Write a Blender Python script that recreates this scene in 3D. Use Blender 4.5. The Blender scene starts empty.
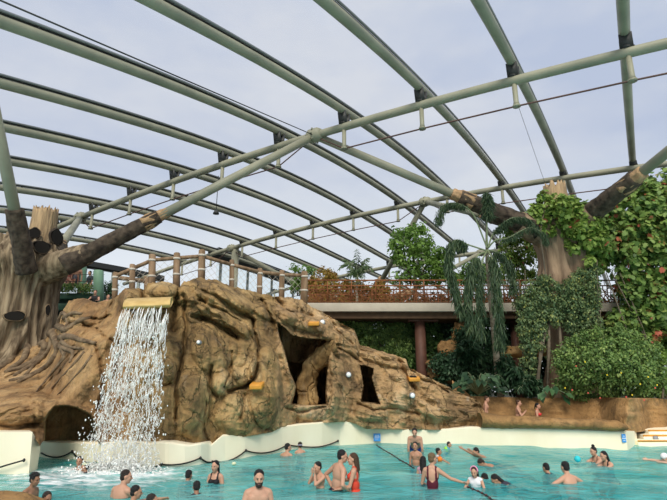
import bpy, bmesh, math, random
import numpy as np
from mathutils import Vector, Matrix, Euler, noise as mnoise
random.seed(7); rng = np.random.default_rng(7)
scn = bpy.context.scene
COL = scn.collection
PI = math.pi
# ------------------------------------------------------------------ camera
CAM_H = 2.1; TILT = math.radians(15.0); FOC = 500.0
CT, ST = math.cos(TILT), math.sin(TILT)
cam = bpy.data.cameras.new('camera'); cam.sensor_width = 36; cam.lens = 36*FOC/667.0
cam.clip_end = 500
co = bpy.data.objects.new('camera', cam); COL.objects.link(co)
co.location = (0, 0, CAM_H); co.rotation_euler = (PI/2+TILT, 0, 0)
scn.camera = co
def P(px, py, Y):
    v = 250-py; u = px-333.5
    f = FOC*CT-v*ST; up = v*CT+FOC*ST
    return Vector((u/f*Y, Y, CAM_H+up/f*Y))
def Pz(px, py, z=0.0):
    v = 250-py; f = FOC*CT-v*ST; up = v*CT+FOC*ST
    return P(px, py, (z-CAM_H)*f/up)
def Pn(px, py, Y):
    v = 250-py; u = px-333.5
    f = FOC*CT-v*ST; up = v*CT+FOC*ST
    return np.stack([u/f*Y, Y+0*px, CAM_H+up/f*Y], -1)
def interp(x, pts):
    return np.interp(x, [p[0] for p in pts], [p[1] for p in pts])
# ------------------------------------------------------------------ object helpers
ORG = {}
def tag(o, label=None, cat=None, group=None, kind=None):
    if label: o['label'] = label
    if cat: o['category'] = cat
    if group: o['group'] = group
    if kind: o['kind'] = kind
    return o
def thing(name, loc, label, cat, group=None, kind=None):
    o = bpy.data.objects.new(name, None); COL.objects.link(o)
    o.empty_display_size = .2
    o.location = loc; ORG[o.name] = Vector(loc)
    return tag(o, label, cat, group, kind)
def link_mesh(name, verts, faces, mat, parent=None, smooth=True, origin=None):
    verts = np.asarray(verts, dtype=float).reshape(-1, 3)
    if parent is not None: L = ORG[parent.name]
    elif origin is not None: L = Vector(origin)
    else:
        L = Vector(((verts[:,0].min()+verts[:,0].max())/2, (verts[:,1].min()+verts[:,1].max())/2, verts[:,2].min()))
    me = bpy.data.meshes.new(name)
    me.from_pydata((verts-np.array(L)).tolist(), [], faces)
    me.update()
    if smooth: me.polygons.foreach_set('use_smooth', [True]*len(me.polygons))
    if mat is not None: me.materials.append(mat)
    o = bpy.data.objects.new(name, me); COL.objects.link(o)
    if parent is not None: o.parent = parent
    else: o.location = L
    ORG[o.name] = L
    return o
class MB:
    def __init__(s): s.v = []; s.f = []
    def add(s, vs, fs):
        n = len(s.v); s.v.extend([tuple(p) for p in vs]); s.f.extend([tuple(i+n for i in f) for f in fs])
    def box(s, c, size, R=None, bev=0.0):
        hx, hy, hz = size[0]/2, size[1]/2, size[2]/2
        if bev <= 0:
            vs = [Vector((x*hx, y*hy, z*hz)) for x in (-1,1) for y in (-1,1) for z in (-1,1)]
            fs = [(0,1,3,2),(4,6,7,5),(0,4,5,1),(2,3,7,6),(0,2,6,4),(1,5,7,3)]
        else:
            bm = bmesh.new(); bmesh.ops.create_cube(bm, size=1)
            bmesh.ops.scale(bm, vec=(size[0], size[1], size[2]), verts=bm.verts)
            bmesh.ops.bevel(bm, geom=bm.edges[:], offset=bev, segments=2, affect='EDGES', profile=.5)
            bm.verts.index_update()
            vs = [v.co.copy() for v in bm.verts]; fs = [[v.index for v in f.verts] for f in bm.faces]; bm.free()
        if R is not None: vs = [R @ v for v in vs]
        c = Vector(c); s.add([v+c for v in vs], fs)
    def bar(s, a, b, w, h=None, bev=0):
        a = Vector(a); b = Vector(b); d = b-a
        R = d.to_track_quat('Y', 'Z').to_matrix()
        s.box((a+b)/2, (w, d.length, h or w), R, bev)
    def tube(s, pts, r, seg=10, cap=True, noise=0):
        pts = [Vector(p) for p in pts]; n = len(pts)
        rs = r if hasattr(r, '__len__') else [r]*n
        vs = []; fs = []
        t0 = (pts[1]-pts[0]).normalized()
        nx = t0.orthogonal().normalized()
        for i, p in enumerate(pts):
            t = (pts[min(i+1,n-1)]-pts[max(i-1,0)]).normalized()
            nx = (nx-t*nx.dot(t))
            nx = nx.normalized() if nx.length > 1e-6 else t.orthogonal().normalized()
            ny = t.cross(nx)
            for k in range(seg):
                a = 2*PI*k/seg
                rr = rs[i]*(1+noise*(random.random()-.5)) if noise else rs[i]
                vs.append(p+(nx*math.cos(a)+ny*math.sin(a))*rr)
        for i in range(n-1):
            for k in range(seg):
                k2 = (k+1) % seg
                fs.append((i*seg+k, i*seg+k2, (i+1)*seg+k2, (i+1)*seg+k))
        if cap:
            fs.append(tuple(range(seg-1, -1, -1))); fs.append(tuple((n-1)*seg+k for k in range(seg)))
        s.add(vs, fs)
    def ell(s, c, r, R=None, nu=14, nv=9):
        vs = []; fs = []; c = Vector(c)
        for j in range(nv+1):
            th = PI*j/nv
            for i in range(nu):
                ph = 2*PI*i/nu
                p = Vector((r[0]*math.sin(th)*math.cos(ph), r[1]*math.sin(th)*math.sin(ph), r[2]*math.cos(th)))
                if R is not None: p = R @ p
                vs.append(p+c)
        for j in range(nv):
            for i in range(nu):
                i2 = (i+1) % nu
                fs.append((j*nu+i, (j+1)*nu+i, (j+1)*nu+i2, j*nu+i2))
        s.add(vs, fs)
    def cone(s, a, b, r0, r1, seg=12):     # rounded tapered capsule
        a = Vector(a); b = Vector(b); d = (b-a)
        L = d.length; d = d/L if L > 1e-9 else Vector((0,0,1))
        pts = []; rs = []
        for q in (0.02, .35, .7, .93): pts.append(a-d*r0*math.cos(q*PI/2)); rs.append(max(1e-4, r0*math.sin(q*PI/2)))
        pts.append(a); rs.append(r0); pts.append(a+d*L*.5); rs.append((r0+r1)/2); pts.append(b); rs.append(r1)
        for q in (.93, .7, .35, .02): pts.append(b+d*r1*math.cos(q*PI/2)); rs.append(max(1e-4, r1*math.sin(q*PI/2)))
        s.tube(pts, rs, seg)
    def build(s, name, mat, parent=None, smooth=True, origin=None):
        return link_mesh(name, s.v, s.f, mat, parent, smooth, origin)
# ------------------------------------------------------------------ materials
MATS = {}
def mat(name, col, rough=.7, bump=0, bscale=20, metal=0, spec=.3, var=0, vscale=4, col2=None, stretch=None):
    if name in MATS: return MATS[name]
    m = bpy.data.materials.new(name); m.use_nodes = True
    N = m.node_tree.nodes; L = m.node_tree.links; b = N['Principled BSDF']
    b.inputs['Base Color'].default_value = (*col, 1); b.inputs['Roughness'].default_value = rough
    b.inputs['Metallic'].default_value = metal; b.inputs['Specular IOR Level'].default_value = spec
    geo = N.new('ShaderNodeNewGeometry'); vec = geo.outputs['Position']
    if stretch:
        mp = N.new('ShaderNodeMapping'); mp.inputs['Scale'].default_value = stretch
        L.new(vec, mp.inputs['Vector']); vec = mp.outputs['Vector']
    if var or col2:
        c2 = col2 or tuple(max(0, c*(1-var)) for c in col)
        nz = N.new('ShaderNodeTexNoise'); nz.inputs['Scale'].default_value = vscale; nz.inputs['Detail'].default_value = 5
        L.new(vec, nz.inputs['Vector'])
        rp = N.new('ShaderNodeValToRGB'); rp.color_ramp.elements[0].position = .35; rp.color_ramp.elements[1].position = .65
        rp.color_ramp.elements[0].color = (*c2, 1); rp.color_ramp.elements[1].color = (*col, 1)
        L.new(nz.outputs['Fac'], rp.inputs['Fac']); L.new(rp.outputs['Color'], b.inputs['Base Color'])
    if bump:
        nb = N.new('ShaderNodeTexNoise'); nb.inputs['Scale'].default_value = bscale; nb.inputs['Detail'].default_value = 6
        L.new(vec, nb.inputs['Vector'])
        bp = N.new('ShaderNodeBump'); bp.inputs['Strength'].default_value = bump; bp.inputs['Distance'].default_value = .05
        L.new(nb.outputs['Fac'], bp.inputs['Height']); L.new(bp.outputs['Normal'], b.inputs['Normal'])
    MATS[name] = m
    return m
def rock_mat(name, stops, streak=.5, grey=.25, scale=.55, crack=.8):
    m = bpy.data.materials.new(name); m.use_nodes = True
    N = m.node_tree.nodes; L = m.node_tree.links; b = N['Principled BSDF']
    b.inputs['Roughness'].default_value = .75; b.inputs['Specular IOR Level'].default_value = .25
    geo = N.new('ShaderNodeNewGeometry')
    def nz(scale, det, stretch=None, rough=.6):
        n = N.new('ShaderNodeTexNoise'); n.inputs['Scale'].default_value = scale; n.inputs['Detail'].default_value = det
        n.inputs['Roughness'].default_value = rough
        if stretch:
            mp = N.new('ShaderNodeMapping'); mp.inputs['Scale'].default_value = stretch
            L.new(geo.outputs['Position'], mp.inputs['Vector']); L.new(mp.outputs['Vector'], n.inputs['Vector'])
        else: L.new(geo.outputs['Position'], n.inputs['Vector'])
        return n.outputs['Fac']
    rp = N.new('ShaderNodeValToRGB'); cr = rp.color_ramp
    while len(cr.elements) < len(stops): cr.elements.new(.5)
    for e, (p, c) in zip(cr.elements, stops): e.position = p; e.color = (*c, 1)
    L.new(nz(scale, 7), rp.inputs['Fac'])
    def ramp(fac, a, bb):
        r = N.new('ShaderNodeMapRange'); r.inputs['From Min'].default_value = a; r.inputs['From Max'].default_value = bb
        L.new(fac, r.inputs['Value']); return r.outputs['Result']
    def mul(x, k):
        q = N.new('ShaderNodeMath'); q.operation = 'MULTIPLY'; L.new(x, q.inputs[0]); q.inputs[1].default_value = k; return q.outputs[0]
    def mix(fac, c1, col):
        q = N.new('ShaderNodeMixRGB'); L.new(fac, q.inputs['Fac']); L.new(c1, q.inputs['Color1']); q.inputs['Color2'].default_value = (*col, 1); return q.outputs['Color']
    c = rp.outputs['Color']
    c = mix(mul(ramp(nz(1.3, 6, (1.6, 1.6, .22)), .5, .68), streak), c, (.055, .04, .022))
    c = mix(mul(ramp(nz(2.2, 5, (1.3, 1.3, .25)), .6, .75), grey), c, (.42, .38, .31))
    c = mix(mul(ramp(nz(9, 4), .55, .75), .45), c, (.09, .055, .028))
    c = mix(mul(ramp(nz(1.9, 8, None, .7), .52, .62), .5), c, (.11, .072, .036))
    L.new(c, b.inputs['Base Color'])
    bp = N.new('ShaderNodeBump'); bp.inputs['Strength'].default_value = .9; bp.inputs['Distance'].default_value = .16
    L.new(nz(3.2, 10, (1,1,.6), .68), bp.inputs['Height'])
    vo = N.new('ShaderNodeTexVoronoi'); vo.feature = 'DISTANCE_TO_EDGE'; vo.inputs['Scale'].default_value = 1.3
    mv = N.new('ShaderNodeMapping'); mv.inputs['Scale'].default_value = (1, 1, .55)
    nv = N.new('ShaderNodeTexNoise'); nv.inputs['Scale'].default_value = 1.5; nv.inputs['Detail'].default_value = 4; L.new(geo.outputs['Position'], nv.inputs['Vector'])
    av = N.new('ShaderNodeMixRGB'); av.blend_type = 'ADD'; av.inputs['Fac'].default_value = .9; L.new(geo.outputs['Position'], av.inputs['Color1']); L.new(nv.outputs['Color'], av.inputs['Color2'])
    L.new(av.outputs['Color'], mv.inputs['Vector']); L.new(mv.outputs['Vector'], vo.inputs['Vector'])
    b2 = N.new('ShaderNodeBump'); b2.inputs['Strength'].default_value = crack; b2.inputs['Distance'].default_value = .12
    L.new(ramp(vo.outputs['Distance'], 0, .05), b2.inputs['Height']); L.new(bp.outputs['Normal'], b2.inputs['Normal']); L.new(b2.outputs['Normal'], b.inputs['Normal'])
    MATS[name] = m
    return m
def leaf_mat(name, cols, rough=.5, trans=.25):
    m = bpy.data.materials.new(name); m.use_nodes = True
    N = m.node_tree.nodes; L = m.node_tree.links; b = N['Principled BSDF']
    at = N.new('ShaderNodeAttribute'); at.attribute_name = 'leaf_tone'
    rp = N.new('ShaderNodeValToRGB'); cr = rp.color_ramp
    while len(cr.elements) < len(cols): cr.elements.new(.5)
    for i, (e, c) in enumerate(zip(cr.elements, cols)):
        e.position = c[3] if len(c) > 3 else i/(len(cols)-1); e.color = (*c[:3], 1)
    L.new(at.outputs['Fac'], rp.inputs['Fac']); L.new(rp.outputs['Color'], b.inputs['Base Color'])
    b.inputs['Roughness'].default_value = rough; b.inputs['Specular IOR Level'].default_value = .3
    tr = N.new('ShaderNodeBsdfTranslucent'); L.new(rp.outputs['Color'], tr.inputs['Color'])
    mx = N.new('ShaderNodeMixShader'); mx.inputs['Fac'].default_value = trans
    L.new(b.outputs[0], mx.inputs[1]); L.new(tr.outputs[0], mx.inputs[2])
    L.new(mx.outputs[0], N['Material Output'].inputs['Surface'])
    MATS[name] = m
    return m
M_steel = mat('painted_steel', (.30,.295,.21), .5, spec=.3, col2=(.22,.22,.16), vscale=.8)
M_dark = mat('dark_metal', (.03,.032,.03), .5)
M_rail = mat('alloy_rail', (.22,.23,.23), .4, metal=.4)
M_cable = mat('rusty_cable', (.10,.055,.045), .7)
M_greenpaint = mat('mint_paint', (.20,.36,.24), .5, var=.15)
M_white = mat('pool_wall_paint', (.94,.86,.66), .45, .1, 6, col2=(.87,.78,.57), vscale=.9, stretch=(1,1,.4))
M_pool = mat('pool_floor_paint', (.30,.72,.70), .7, var=.15, vscale=1.2)
M_wood = mat('weathered_wood', (.30,.20,.12), .8, .5, 14, col2=(.16,.10,.055), vscale=6, stretch=(1,1,.2))
M_rope = mat('pale_rope', (.55,.50,.42), .9)
M_blackrope = mat('black_rope', (.02,.018,.016), .8)
M_rust = mat('rusted_steel', (.32,.125,.048), .8, .2, 20, col2=(.20,.075,.03), vscale=5)
M_deck = mat('concrete_edge', (.50,.45,.36), .75, .15, 10, var=.12, vscale=2)
M_soffit = mat('timber_soffit', (.11,.065,.035), .8, var=.3)
M_column = mat('brown_column', (.13,.06,.04), .6, var=.3, vscale=3)
M_ochre = mat('ochre_plaster', (.60,.36,.14), .6, .2, 12, var=.15)
M_yellow = mat('yellow_ledge', (.62,.44,.17), .5, .15, 14, col2=(.52,.35,.12), vscale=5)
M_orange = mat('orange_spout', (.75,.34,.05), .5, .1, 10, var=.2)
M_bark = mat('carved_bark', (.34,.26,.165), .85, .9, 6, col2=(.09,.062,.036), vscale=2.6, stretch=(2.0,2.0,.25))
M_root = mat('root_bark', (.24,.17,.10), .85, .8, 9, col2=(.09,.06,.035), vscale=4)
M_sleeve = mat('dark_bark', (.10,.075,.052), .9, .9, 7, col2=(.03,.022,.016), vscale=4)
M_torn = mat('torn_wood', (.46,.30,.16), .85, .5, 12, col2=(.26,.17,.09), vscale=7)
M_stump = mat('splintered_wood', (.48,.34,.19), .85, .6, 12, col2=(.28,.20,.12), vscale=5, stretch=(2.5,2.5,.2))
M_hole = mat('knothole_dark', (.012,.010,.008), .95)
M_soil = mat('planting_soil', (.035,.035,.018), .95, .4, 3, var=.4)
M_stem = mat('stem_bark', (.16,.13,.09), .9, .4, 12, var=.3)
M_palmtrunk = mat('palm_trunk', (.30,.27,.20), .85, .4, 16, col2=(.18,.15,.10), vscale=4, stretch=(1,1,3))
M_blue = mat('blue_sign', (.06,.30,.72), .5)
M_signwhite = mat('sign_white', (.8,.82,.85), .5)
M_lampw = mat('lamp_white', (.85,.86,.84), .3)
M_rock = rock_mat('sculpted_rock', [(.30,(.085,.054,.024)),(.42,(.255,.162,.066)),(.53,(.42,.272,.112)),(.68,(.58,.41,.20))], .65, .22)
M_rock0 = rock_mat('sculpted_rock_smooth', [(.30,(.11,.062,.028)),(.42,(.30,.172,.074)),(.53,(.44,.27,.118)),(.68,(.58,.39,.20))], .5, .12, crack=.3)
M_rock2 = rock_mat('sculpted_rock_pale', [(.3,(.14,.09,.045)),(.43,(.34,.215,.10)),(.55,(.50,.325,.155)),(.68,(.62,.44,.25))], .5, .75)
M_rock3 = rock_mat('sculpted_rock_ochre', [(.3,(.16,.09,.035)),(.43,(.30,.17,.065)),(.55,(.40,.23,.09)),(.68,(.48,.29,.13))], .35, .12, crack=.3)
# ------------------------------------------------------------------ roof structure
S = 1.3
AZ = math.radians(31.5)
AV = Vector((math.sin(AZ), math.cos(AZ), 0)); BV = Vector((-math.cos(AZ), math.sin(AZ), 0))
ARCH_D = 3.0*S; ARCH_0 = -.9; R_ARCH = 81.0*S; T_APEX = 25.3*S; Z_APEX = 10.27*S+CAM_H
def arch_z(t):
    u = min(t, 50.0)
    return CAM_H+1.46841825e-6*u**4-1.26004939e-4*u**3-7.13279e-4*u*u+.25431992*u+8.84293608-.03*max(0, t-50)
def dz(b): return -.0028*(min(max(b, -8), 46)-12.65)**2
def az(t, b): return arch_z(t)+dz(b)
def G(t, b, z): return AV*t+BV*b+Vector((0, 0, z))
T_LO, T_HI = -9.0, 74.0
ORD = ['first','second','third','fourth','fifth','sixth','seventh','eighth','ninth','tenth','eleventh','twelfth']
for k in range(0, 11):
    b = ARCH_0+k*ARCH_D
    base = G(34.0, b, az(34.0, b))
    lab = ('arched pale green steel roof tube running almost straight up at the right of the photo' if k == 0 else
           f'arched pale green steel roof tube, {ORD[k]} counted from the right along the near cross beam')
    r = thing('roof_arch', base, lab, 'roof beam', 'arched roof tubes')
    hi = T_HI if k < 10 else 34.0
    ts = np.linspace(T_LO, hi, 60)
    a = MB(); a.tube([G(t, b, az(t, b)) for t in ts], .19, 14); a.build('arch_tube', M_steel, r)
    for off, m_, nm, w in ((.0, M_dark, 'clamp_rail', .05), (.13, M_rail, 'gutter_rail', .05), (-.13, M_rail, 'gutter_rail', .05)):
        c = MB(); c.tube([G(t, b+off, az(t, b)+.29) for t in ts], w, 6); c.build(nm, m_, r)
    c = MB()
    for t in np.arange(T_LO+.5, hi, 1.5): c.box(G(t, b, az(t, b)+.23), (.05, .12, .16))
    tag(c.build('rail_clip', M_dark, r), kind='stuff')
# clear foil cushions between the arches
foil = bpy.data.materials.new('clear_foil'); foil.use_nodes = True
N = foil.node_tree.nodes; L = foil.node_tree.links; N.remove(N['Principled BSDF'])
tr = N.new('ShaderNodeBsdfTransparent'); tr.inputs['Color'].default_value = (.95,.96,.97,1)
gl = N.new('ShaderNodeBsdfGlossy'); gl.inputs['Roughness'].default_value = .15; gl.inputs['Color'].default_value = (.8,.82,.85,1)
mx = N.new('ShaderNodeMixShader'); mx.inputs['Fac'].default_value = .03
L.new(tr.outputs[0], mx.inputs[1]); L.new(gl.outputs[0], mx.inputs[2]); L.new(mx.outputs[0], N['Material Output'].inputs['Surface'])
c = MB()
for k in range(-1, 10):
    b0 = ARCH_0+k*ARCH_D
    ts = np.linspace(T_LO, T_HI if k < 9 else 34.0, 40); nb = 9; vs = []; fs = []
    for t in ts:
        for j in range(nb):
            q = j/(nb-1); vs.append(G(t, b0+q*ARCH_D, az(t, b0+q*ARCH_D)+.33+.35*math.sin(PI*q)))
    for i in range(len(ts)-1):
        for j in range(nb-1): fs.append((i*nb+j, i*nb+j+1, (i+1)*nb+j+1, (i+1)*nb+j))
    c.add(vs, fs)
tag(c.build('ceiling', foil), kind='structure')
# cross beams with hangers and tie cables
BT = [2.9*S, 14.3*S, 25.7*S, 37.1*S]
NB = [9.6*S+14.75*S*j for j in (-1, 0, 1)]
BZ = [arch_z(t)-.75 for t in BT]; BZ[1] = CAM_H+11.84; BZ[2] = CAM_H+13.1
def bz(i, b): return BZ[i]+dz(b)*.86
def node(i, j): return G(BT[i], NB[j], bz(i, NB[j]))
beam_lab = [None, 'long pale green steel cross beam passing low over the left and upper right, nearer of two',
            'long pale green steel cross beam behind the nearer one, passing behind the broken tree top',
            'distant pale green steel cross beam seen low above the small palm']
for i in (1, 2, 3):
    r = thing('roof_beam', G(BT[i], NB[1], BZ[i]), beam_lab[i], 'roof beam')
    b_end = ARCH_0+10.3*ARCH_D if i != 2 else 47.0
    a = MB(); a.tube([G(BT[i], b, bz(i, b)) for b in np.linspace(-14, b_end, 24)], .19, 14); a.build('beam_tube', M_steel, r)
    bots = []
    for k in range(-1, 11):
        b = ARCH_0+k*ARCH_D; zt = az(BT[i], b)-.14; zb = bz(i, b)
        br = MB()
        for s in (-1, 1): br.bar(G(BT[i]-.22*s, b, zt+.02), G(BT[i]-.1*s, b, zb+.13), .42, .07)
        br.box(G(BT[i], b, zb+.17), (.36,.36,.07))
        br.build('saddle_bracket', M_dark, r)
        hg = MB(); hz = zb-1.1
        hg.tube([G(BT[i], b, zb-.12), G(BT[i], b, hz+.15), G(BT[i], b, hz)], [.10,.10,.13], 10)
        hg.tube([G(BT[i], b, hz), G(BT[i], b, hz-.06)], .16, 10)
        hg.build('hanger_post', M_steel, r); bots.append((b, hz-.03))
    cb = MB(); pts = []
    alln = sorted(NB)
    for b, z in bots: pts.append((b, z))
    for nb in alln: pts.append((nb, bz(i, nb)-.05))
    pts.sort()
    cb.tube([G(BT[i], b, z) for b, z in pts], .035, 6); cb.build('tie_cable', M_cable, r)
    for j in (0, 1, 2):
        p = node(i, j); nd = MB()
        nd.tube([p-BV*.42, p-BV*.26, p+BV*.26, p+BV*.42], [.24,.36,.36,.24], 8)
        for q in range(8):
            a_ = q*PI/4; nd.box(p+AV*.36*math.cos(a_)+Vector((0,0,.36*math.sin(a_))), (.09,.09,.09))
        nd.build('node_casting', M_steel, r)
# far gable edge: dark fascia and glass screen
def fascia(nm, b_, t0, t1, prof):
    c = MB(); ts = np.linspace(t0, t1, 24); vs = []; fs = []; n = len(prof)
    for t in ts:
        for q in prof: vs.append(G(t, b_+q[0], az(t, 38)+q[1]))
    for i in range(len(ts)-1):
        for j in range(n): fs.append((i*n+j, i*n+(j+1)%n, (i+1)*n+(j+1)%n, (i+1)*n+j))
    fs.append(tuple(range(n-1, -1, -1))); fs.append(tuple((len(ts)-1)*n+k for k in range(n)))
    c.add(vs, fs); tag(c.build(nm, M_dark, smooth=False), kind='structure')
fascia('trim_1', 44, 4, 36, [(-.3, -.45), (0, -.5), (.3, -.5), (.3, -1.1), (0, -1.1), (-.3, -.95)])
fascia('trim_2', 35.6, 34.5, 76, [(-1.3, 1.1), (0, 1.0), (.2, .9), (.2, .1), (0, .1), (-1.2, .5)])
glass = bpy.data.materials.new('clear_glass'); glass.use_nodes = True
N = glass.node_tree.nodes; L = glass.node_tree.links; N.remove(N['Principled BSDF'])
tr = N.new('ShaderNodeBsdfTransparent'); tr.inputs['Color'].default_value = (.93,.98,.98,1)
gl = N.new('ShaderNodeBsdfGlossy'); gl.inputs['Roughness'].default_value = .03
mx = N.new('ShaderNodeMixShader'); mx.inputs['Fac'].default_value = .05
L.new(tr.outputs[0], mx.inputs[1]); L.new(gl.outputs[0], mx.inputs[2]); L.new(mx.outputs[0], N['Material Output'].inputs['Surface'])
c = MB()
def gb(t): return 44 if t < 36 else 36
for t in list(np.arange(6, 36, 3.0))+list(np.arange(36.6, 72, 4.2)):
    c.bar(G(t, gb(t), 1.0), G(t, gb(t), az(t, 38)+(-.7 if t < 36 else .45)), .24, .3)
for z in (8.0,): c.bar(G(6, 44, z), G(36, 44, z), .12, .15); c.bar(G(36, 36, z), G(70, 36, z), .12, .15)
w1 = tag(c.build('window_1', mat('screen_frame', (.28,.31,.28), .5), smooth=False), kind='structure')
c = MB()
for t0, t1, b_ in ((6, 36, 44.05), (36, 72, 36.05)):
    ts = np.linspace(t0, t1, 20); vs = []
    for t in ts: vs += [G(t, b_, 1.0), G(t, b_, az(t, 38)+(-.7 if b_ > 40 else .3))]
    c.add(vs, [(2*i, 2*i+2, 2*i+3, 2*i+1) for i in range(len(ts)-1)])
c.build('glass_pane', glass, w1, smooth=False)
# ------------------------------------------------------------------ branching roof trees
def bark_surface(mb, path, radii, seg=64, ridge=.10, freq=9, flare=None):
    """ridged trunk surface following a path of points"""
    vs = []; n = len(path)
    for i, (p, r) in enumerate(zip(path, radii)):
        for k in range(seg):
            a = 2*PI*k/seg
            d = Vector((math.cos(a), math.sin(a), 0))
            z = p.z
            tw = a+.12*math.sin(z*.8)
            q = Vector((math.cos(tw)*2.2, math.sin(tw)*2.2, z*.22))
            rr = r*(1+ridge*(1.0-abs(mnoise.noise(q*2.1))*3.2)*.55+.05*mnoise.noise(q*7)+.07*mnoise.noise(q*.8))
            if flare: rr += flare(a, z)
            vs.append(p+d*rr)
    fs = [(i*seg+k, i*seg+(k+1)%seg, (i+1)*seg+(k+1)%seg, (i+1)*seg+k) for i in range(n-1) for k in range(seg)]
    mb.add(vs, fs)
def sleeve(mb, a, b, r0, r1, seg=26, n=26, amp=.14):
    a = Vector(a); b = Vector(b); d = (b-a).normalized(); x = d.orthogonal().normalized(); y = d.cross(x); L_ = (b-a).length
    vs = []
    for i in range(n+1):
        q = i/n; p = a+d*L_*q
        for k in range(seg):
            t = 2*PI*k/seg
            v = Vector((math.cos(t)*1.5, math.sin(t)*1.5, q*L_*.55))
            rr = (r0+(r1-r0)*q)*(1+amp*mnoise.noise(v*2.4)+amp*.7*mnoise.noise(v*6))
            vs.append(p+(x*math.cos(t)+y*math.sin(t))*rr)
    fs = [(i*seg+k, i*seg+(k+1)%seg, (i+1)*seg+(k+1)%seg, (i+1)*seg+k) for i in range(n) for k in range(seg)]
    fs.append(tuple(range(seg-1,-1,-1))); fs.append(tuple(n*seg+k for k in range(seg)))
    mb.add(vs, fs)
def jagged_top(mb, c, r, z0, z1, seg=56):
    vs = []; rows = 9
    hs = [z1-(z1-z0)*(.05+.14*(mnoise.noise(Vector((k*.42,c.x,0)))+.5)+.10*random.random()) for k in range(seg)]
    for j in range(rows+1):
        q = j/rows
        for k in range(seg):
            a = 2*PI*k/seg; rr = r*(1.12-.16*q)*(1+.08*math.sin(k*2.7)+.05*random.random())
            vs.append(Vector((c.x+rr*math.cos(a), c.y+rr*math.sin(a), z0+(hs[k]-z0)*q)))
    for k in range(seg):                      # inner broken face
        a = 2*PI*k/seg; rr = r*.55
        vs.append(Vector((c.x+rr*math.cos(a), c.y+rr*math.sin(a), z0+(hs[k]-z0)*.6)))
    fs = [(i*seg+k, i*seg+(k+1)%seg, (i+1)*seg+(k+1)%seg, (i+1)*seg+k) for i in range(rows+1) for k in range(seg)]
    fs.append(tuple((rows+1)*seg+k for k in range(seg)))
    mb.add(vs, fs)
def knot(root, c, r, nrm, rz=None, ringmat=None):
    nrm = Vector(nrm).normalized(); x = nrm.orthogonal().normalized()
    if abs(nrm.z) < .95: x = Vector((0,0,1)).cross(nrm).normalized()
    y = nrm.cross(x); rz = rz or r
    k = MB(); pts = []
    vs = []; fs = []; seg = 26
    rings = [(1.16,-.3),(1.12,-.02),(1.05,.05),(.97,.02),(.88,-.15),(.7,-.5),(.3,-.55)]
    for s, h in rings:
        for i in range(seg):
            a = 2*PI*i/seg; w = 1+.12*math.sin(2*a+c[0]*3)+.09*math.sin(3*a+c[2]*5)+.06*math.sin(5*a)
            vs.append(Vector(c)+x*math.cos(a)*r*s*w+y*math.sin(a)*rz*s*w+nrm*h*r)
    for j in range(3):
        for i in range(seg): fs.append((j*seg+i, j*seg+(i+1)%seg, (j+1)*seg+(i+1)%seg, (j+1)*seg+i))
    k.add(vs, fs); rim = k.build('knothole_rim', ringmat or M_root, root)
    k = MB(); fs = []
    for j in range(3, 6):
        for i in range(seg): fs.append((j*seg+i, j*seg+(i+1)%seg, (j+1)*seg+(i+1)%seg, (j+1)*seg+i))
    fs.append(tuple(6*seg+i for i in range(seg)))
    # push the hollow just in front of the trunk skin
    k.add(vs, fs)
    n0 = len(k.v)
    disc = [Vector(c)+x*math.cos(2*PI*i/seg)*r*.95+y*math.sin(2*PI*i/seg)*rz*.95+nrm*.05*r for i in range(seg)]
    k.add(disc, [tuple(range(seg))])
    k.build('knothole_hollow', M_hole, rim)
def branch(root, a, nd, frac, r0, r1, tube_r=.21, torn=True):
    d = nd-a; e = a+d*frac
    m = MB(); sleeve(m, a, e, r0, r1); s = m.build('branch_bark', M_sleeve, root)
    if torn: m = MB(); sleeve(m, a+d*(frac-.06), a+d*(frac+.035), r1*1.10, r1*.72, n=10, amp=.3); m.build('torn_end', M_torn, s)
    m = MB(); m.tube([e-d*.05, e+d*.3*(1-frac), nd], [tube_r*1.05, tube_r, tube_r*.92], 14)
    m.build('branch_tube', M_steel, root)
# left tree
LT = G(8.6*S, 17.0*S, 0); LT = Vector((LT.x-.42, LT.y, 2.3))
def zpx(px, py, Y): return P(px, py, Y).z
lt = thing('roof_tree', LT, 'huge carved grey tree trunk with knotholes and roof struts standing on the left rock', 'tree trunk')
zj = zpx(40, 262, LT.y)
m = MB(); path = []; rad = []
for q in np.linspace(0, 1, 46):
    z = LT.z-.3+(zj+1.0-LT.z+.3)*q
    path.append(Vector((LT.x-.15*math.sin(q*2.2), LT.y, z)))
    rad.append(1.42+.75*(1-q)**4+.25*math.exp(-((z-zj+.1)/.8)**2)-.35*max(0, q-.8)/.2)
bark_surface(m, path, rad, 170, .27, flare=lambda a, z: .35*max(0, math.sin(a*4+1))*max(0, 1-(z-LT.z)/2.0))
m.build('trunk', M_bark, lt)
m = MB(); jc = path[-1]; jagged_top(m, Vector((P(43,230,LT.y).x, jc.y, 0)), .47, zj+.4, zpx(50, 203, LT.y)+.1); m.build('broken_top', M_stump, lt)
for (px, py) , r, dy in (((14,250),.30,-1.0),((42,247),.30,-1.2),((57,237),.28,-.6),((34,233),.24,-.95),((10,262),.26,-1.1)):
    p = P(px, py, LT.y+dy); knot(lt, p, r, (p.x-LT.x, (p.y-LT.y), .1), r*(1.25 if px > 50 else .9), M_sleeve)
for (px, py), r, rz in (((15,316),.34,.19),((48,310),.10,.2)):
    p = P(px, py, LT.y-1.42); knot(lt, p, r, (p.x-LT.x, p.y-LT.y, 0), rz)
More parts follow.
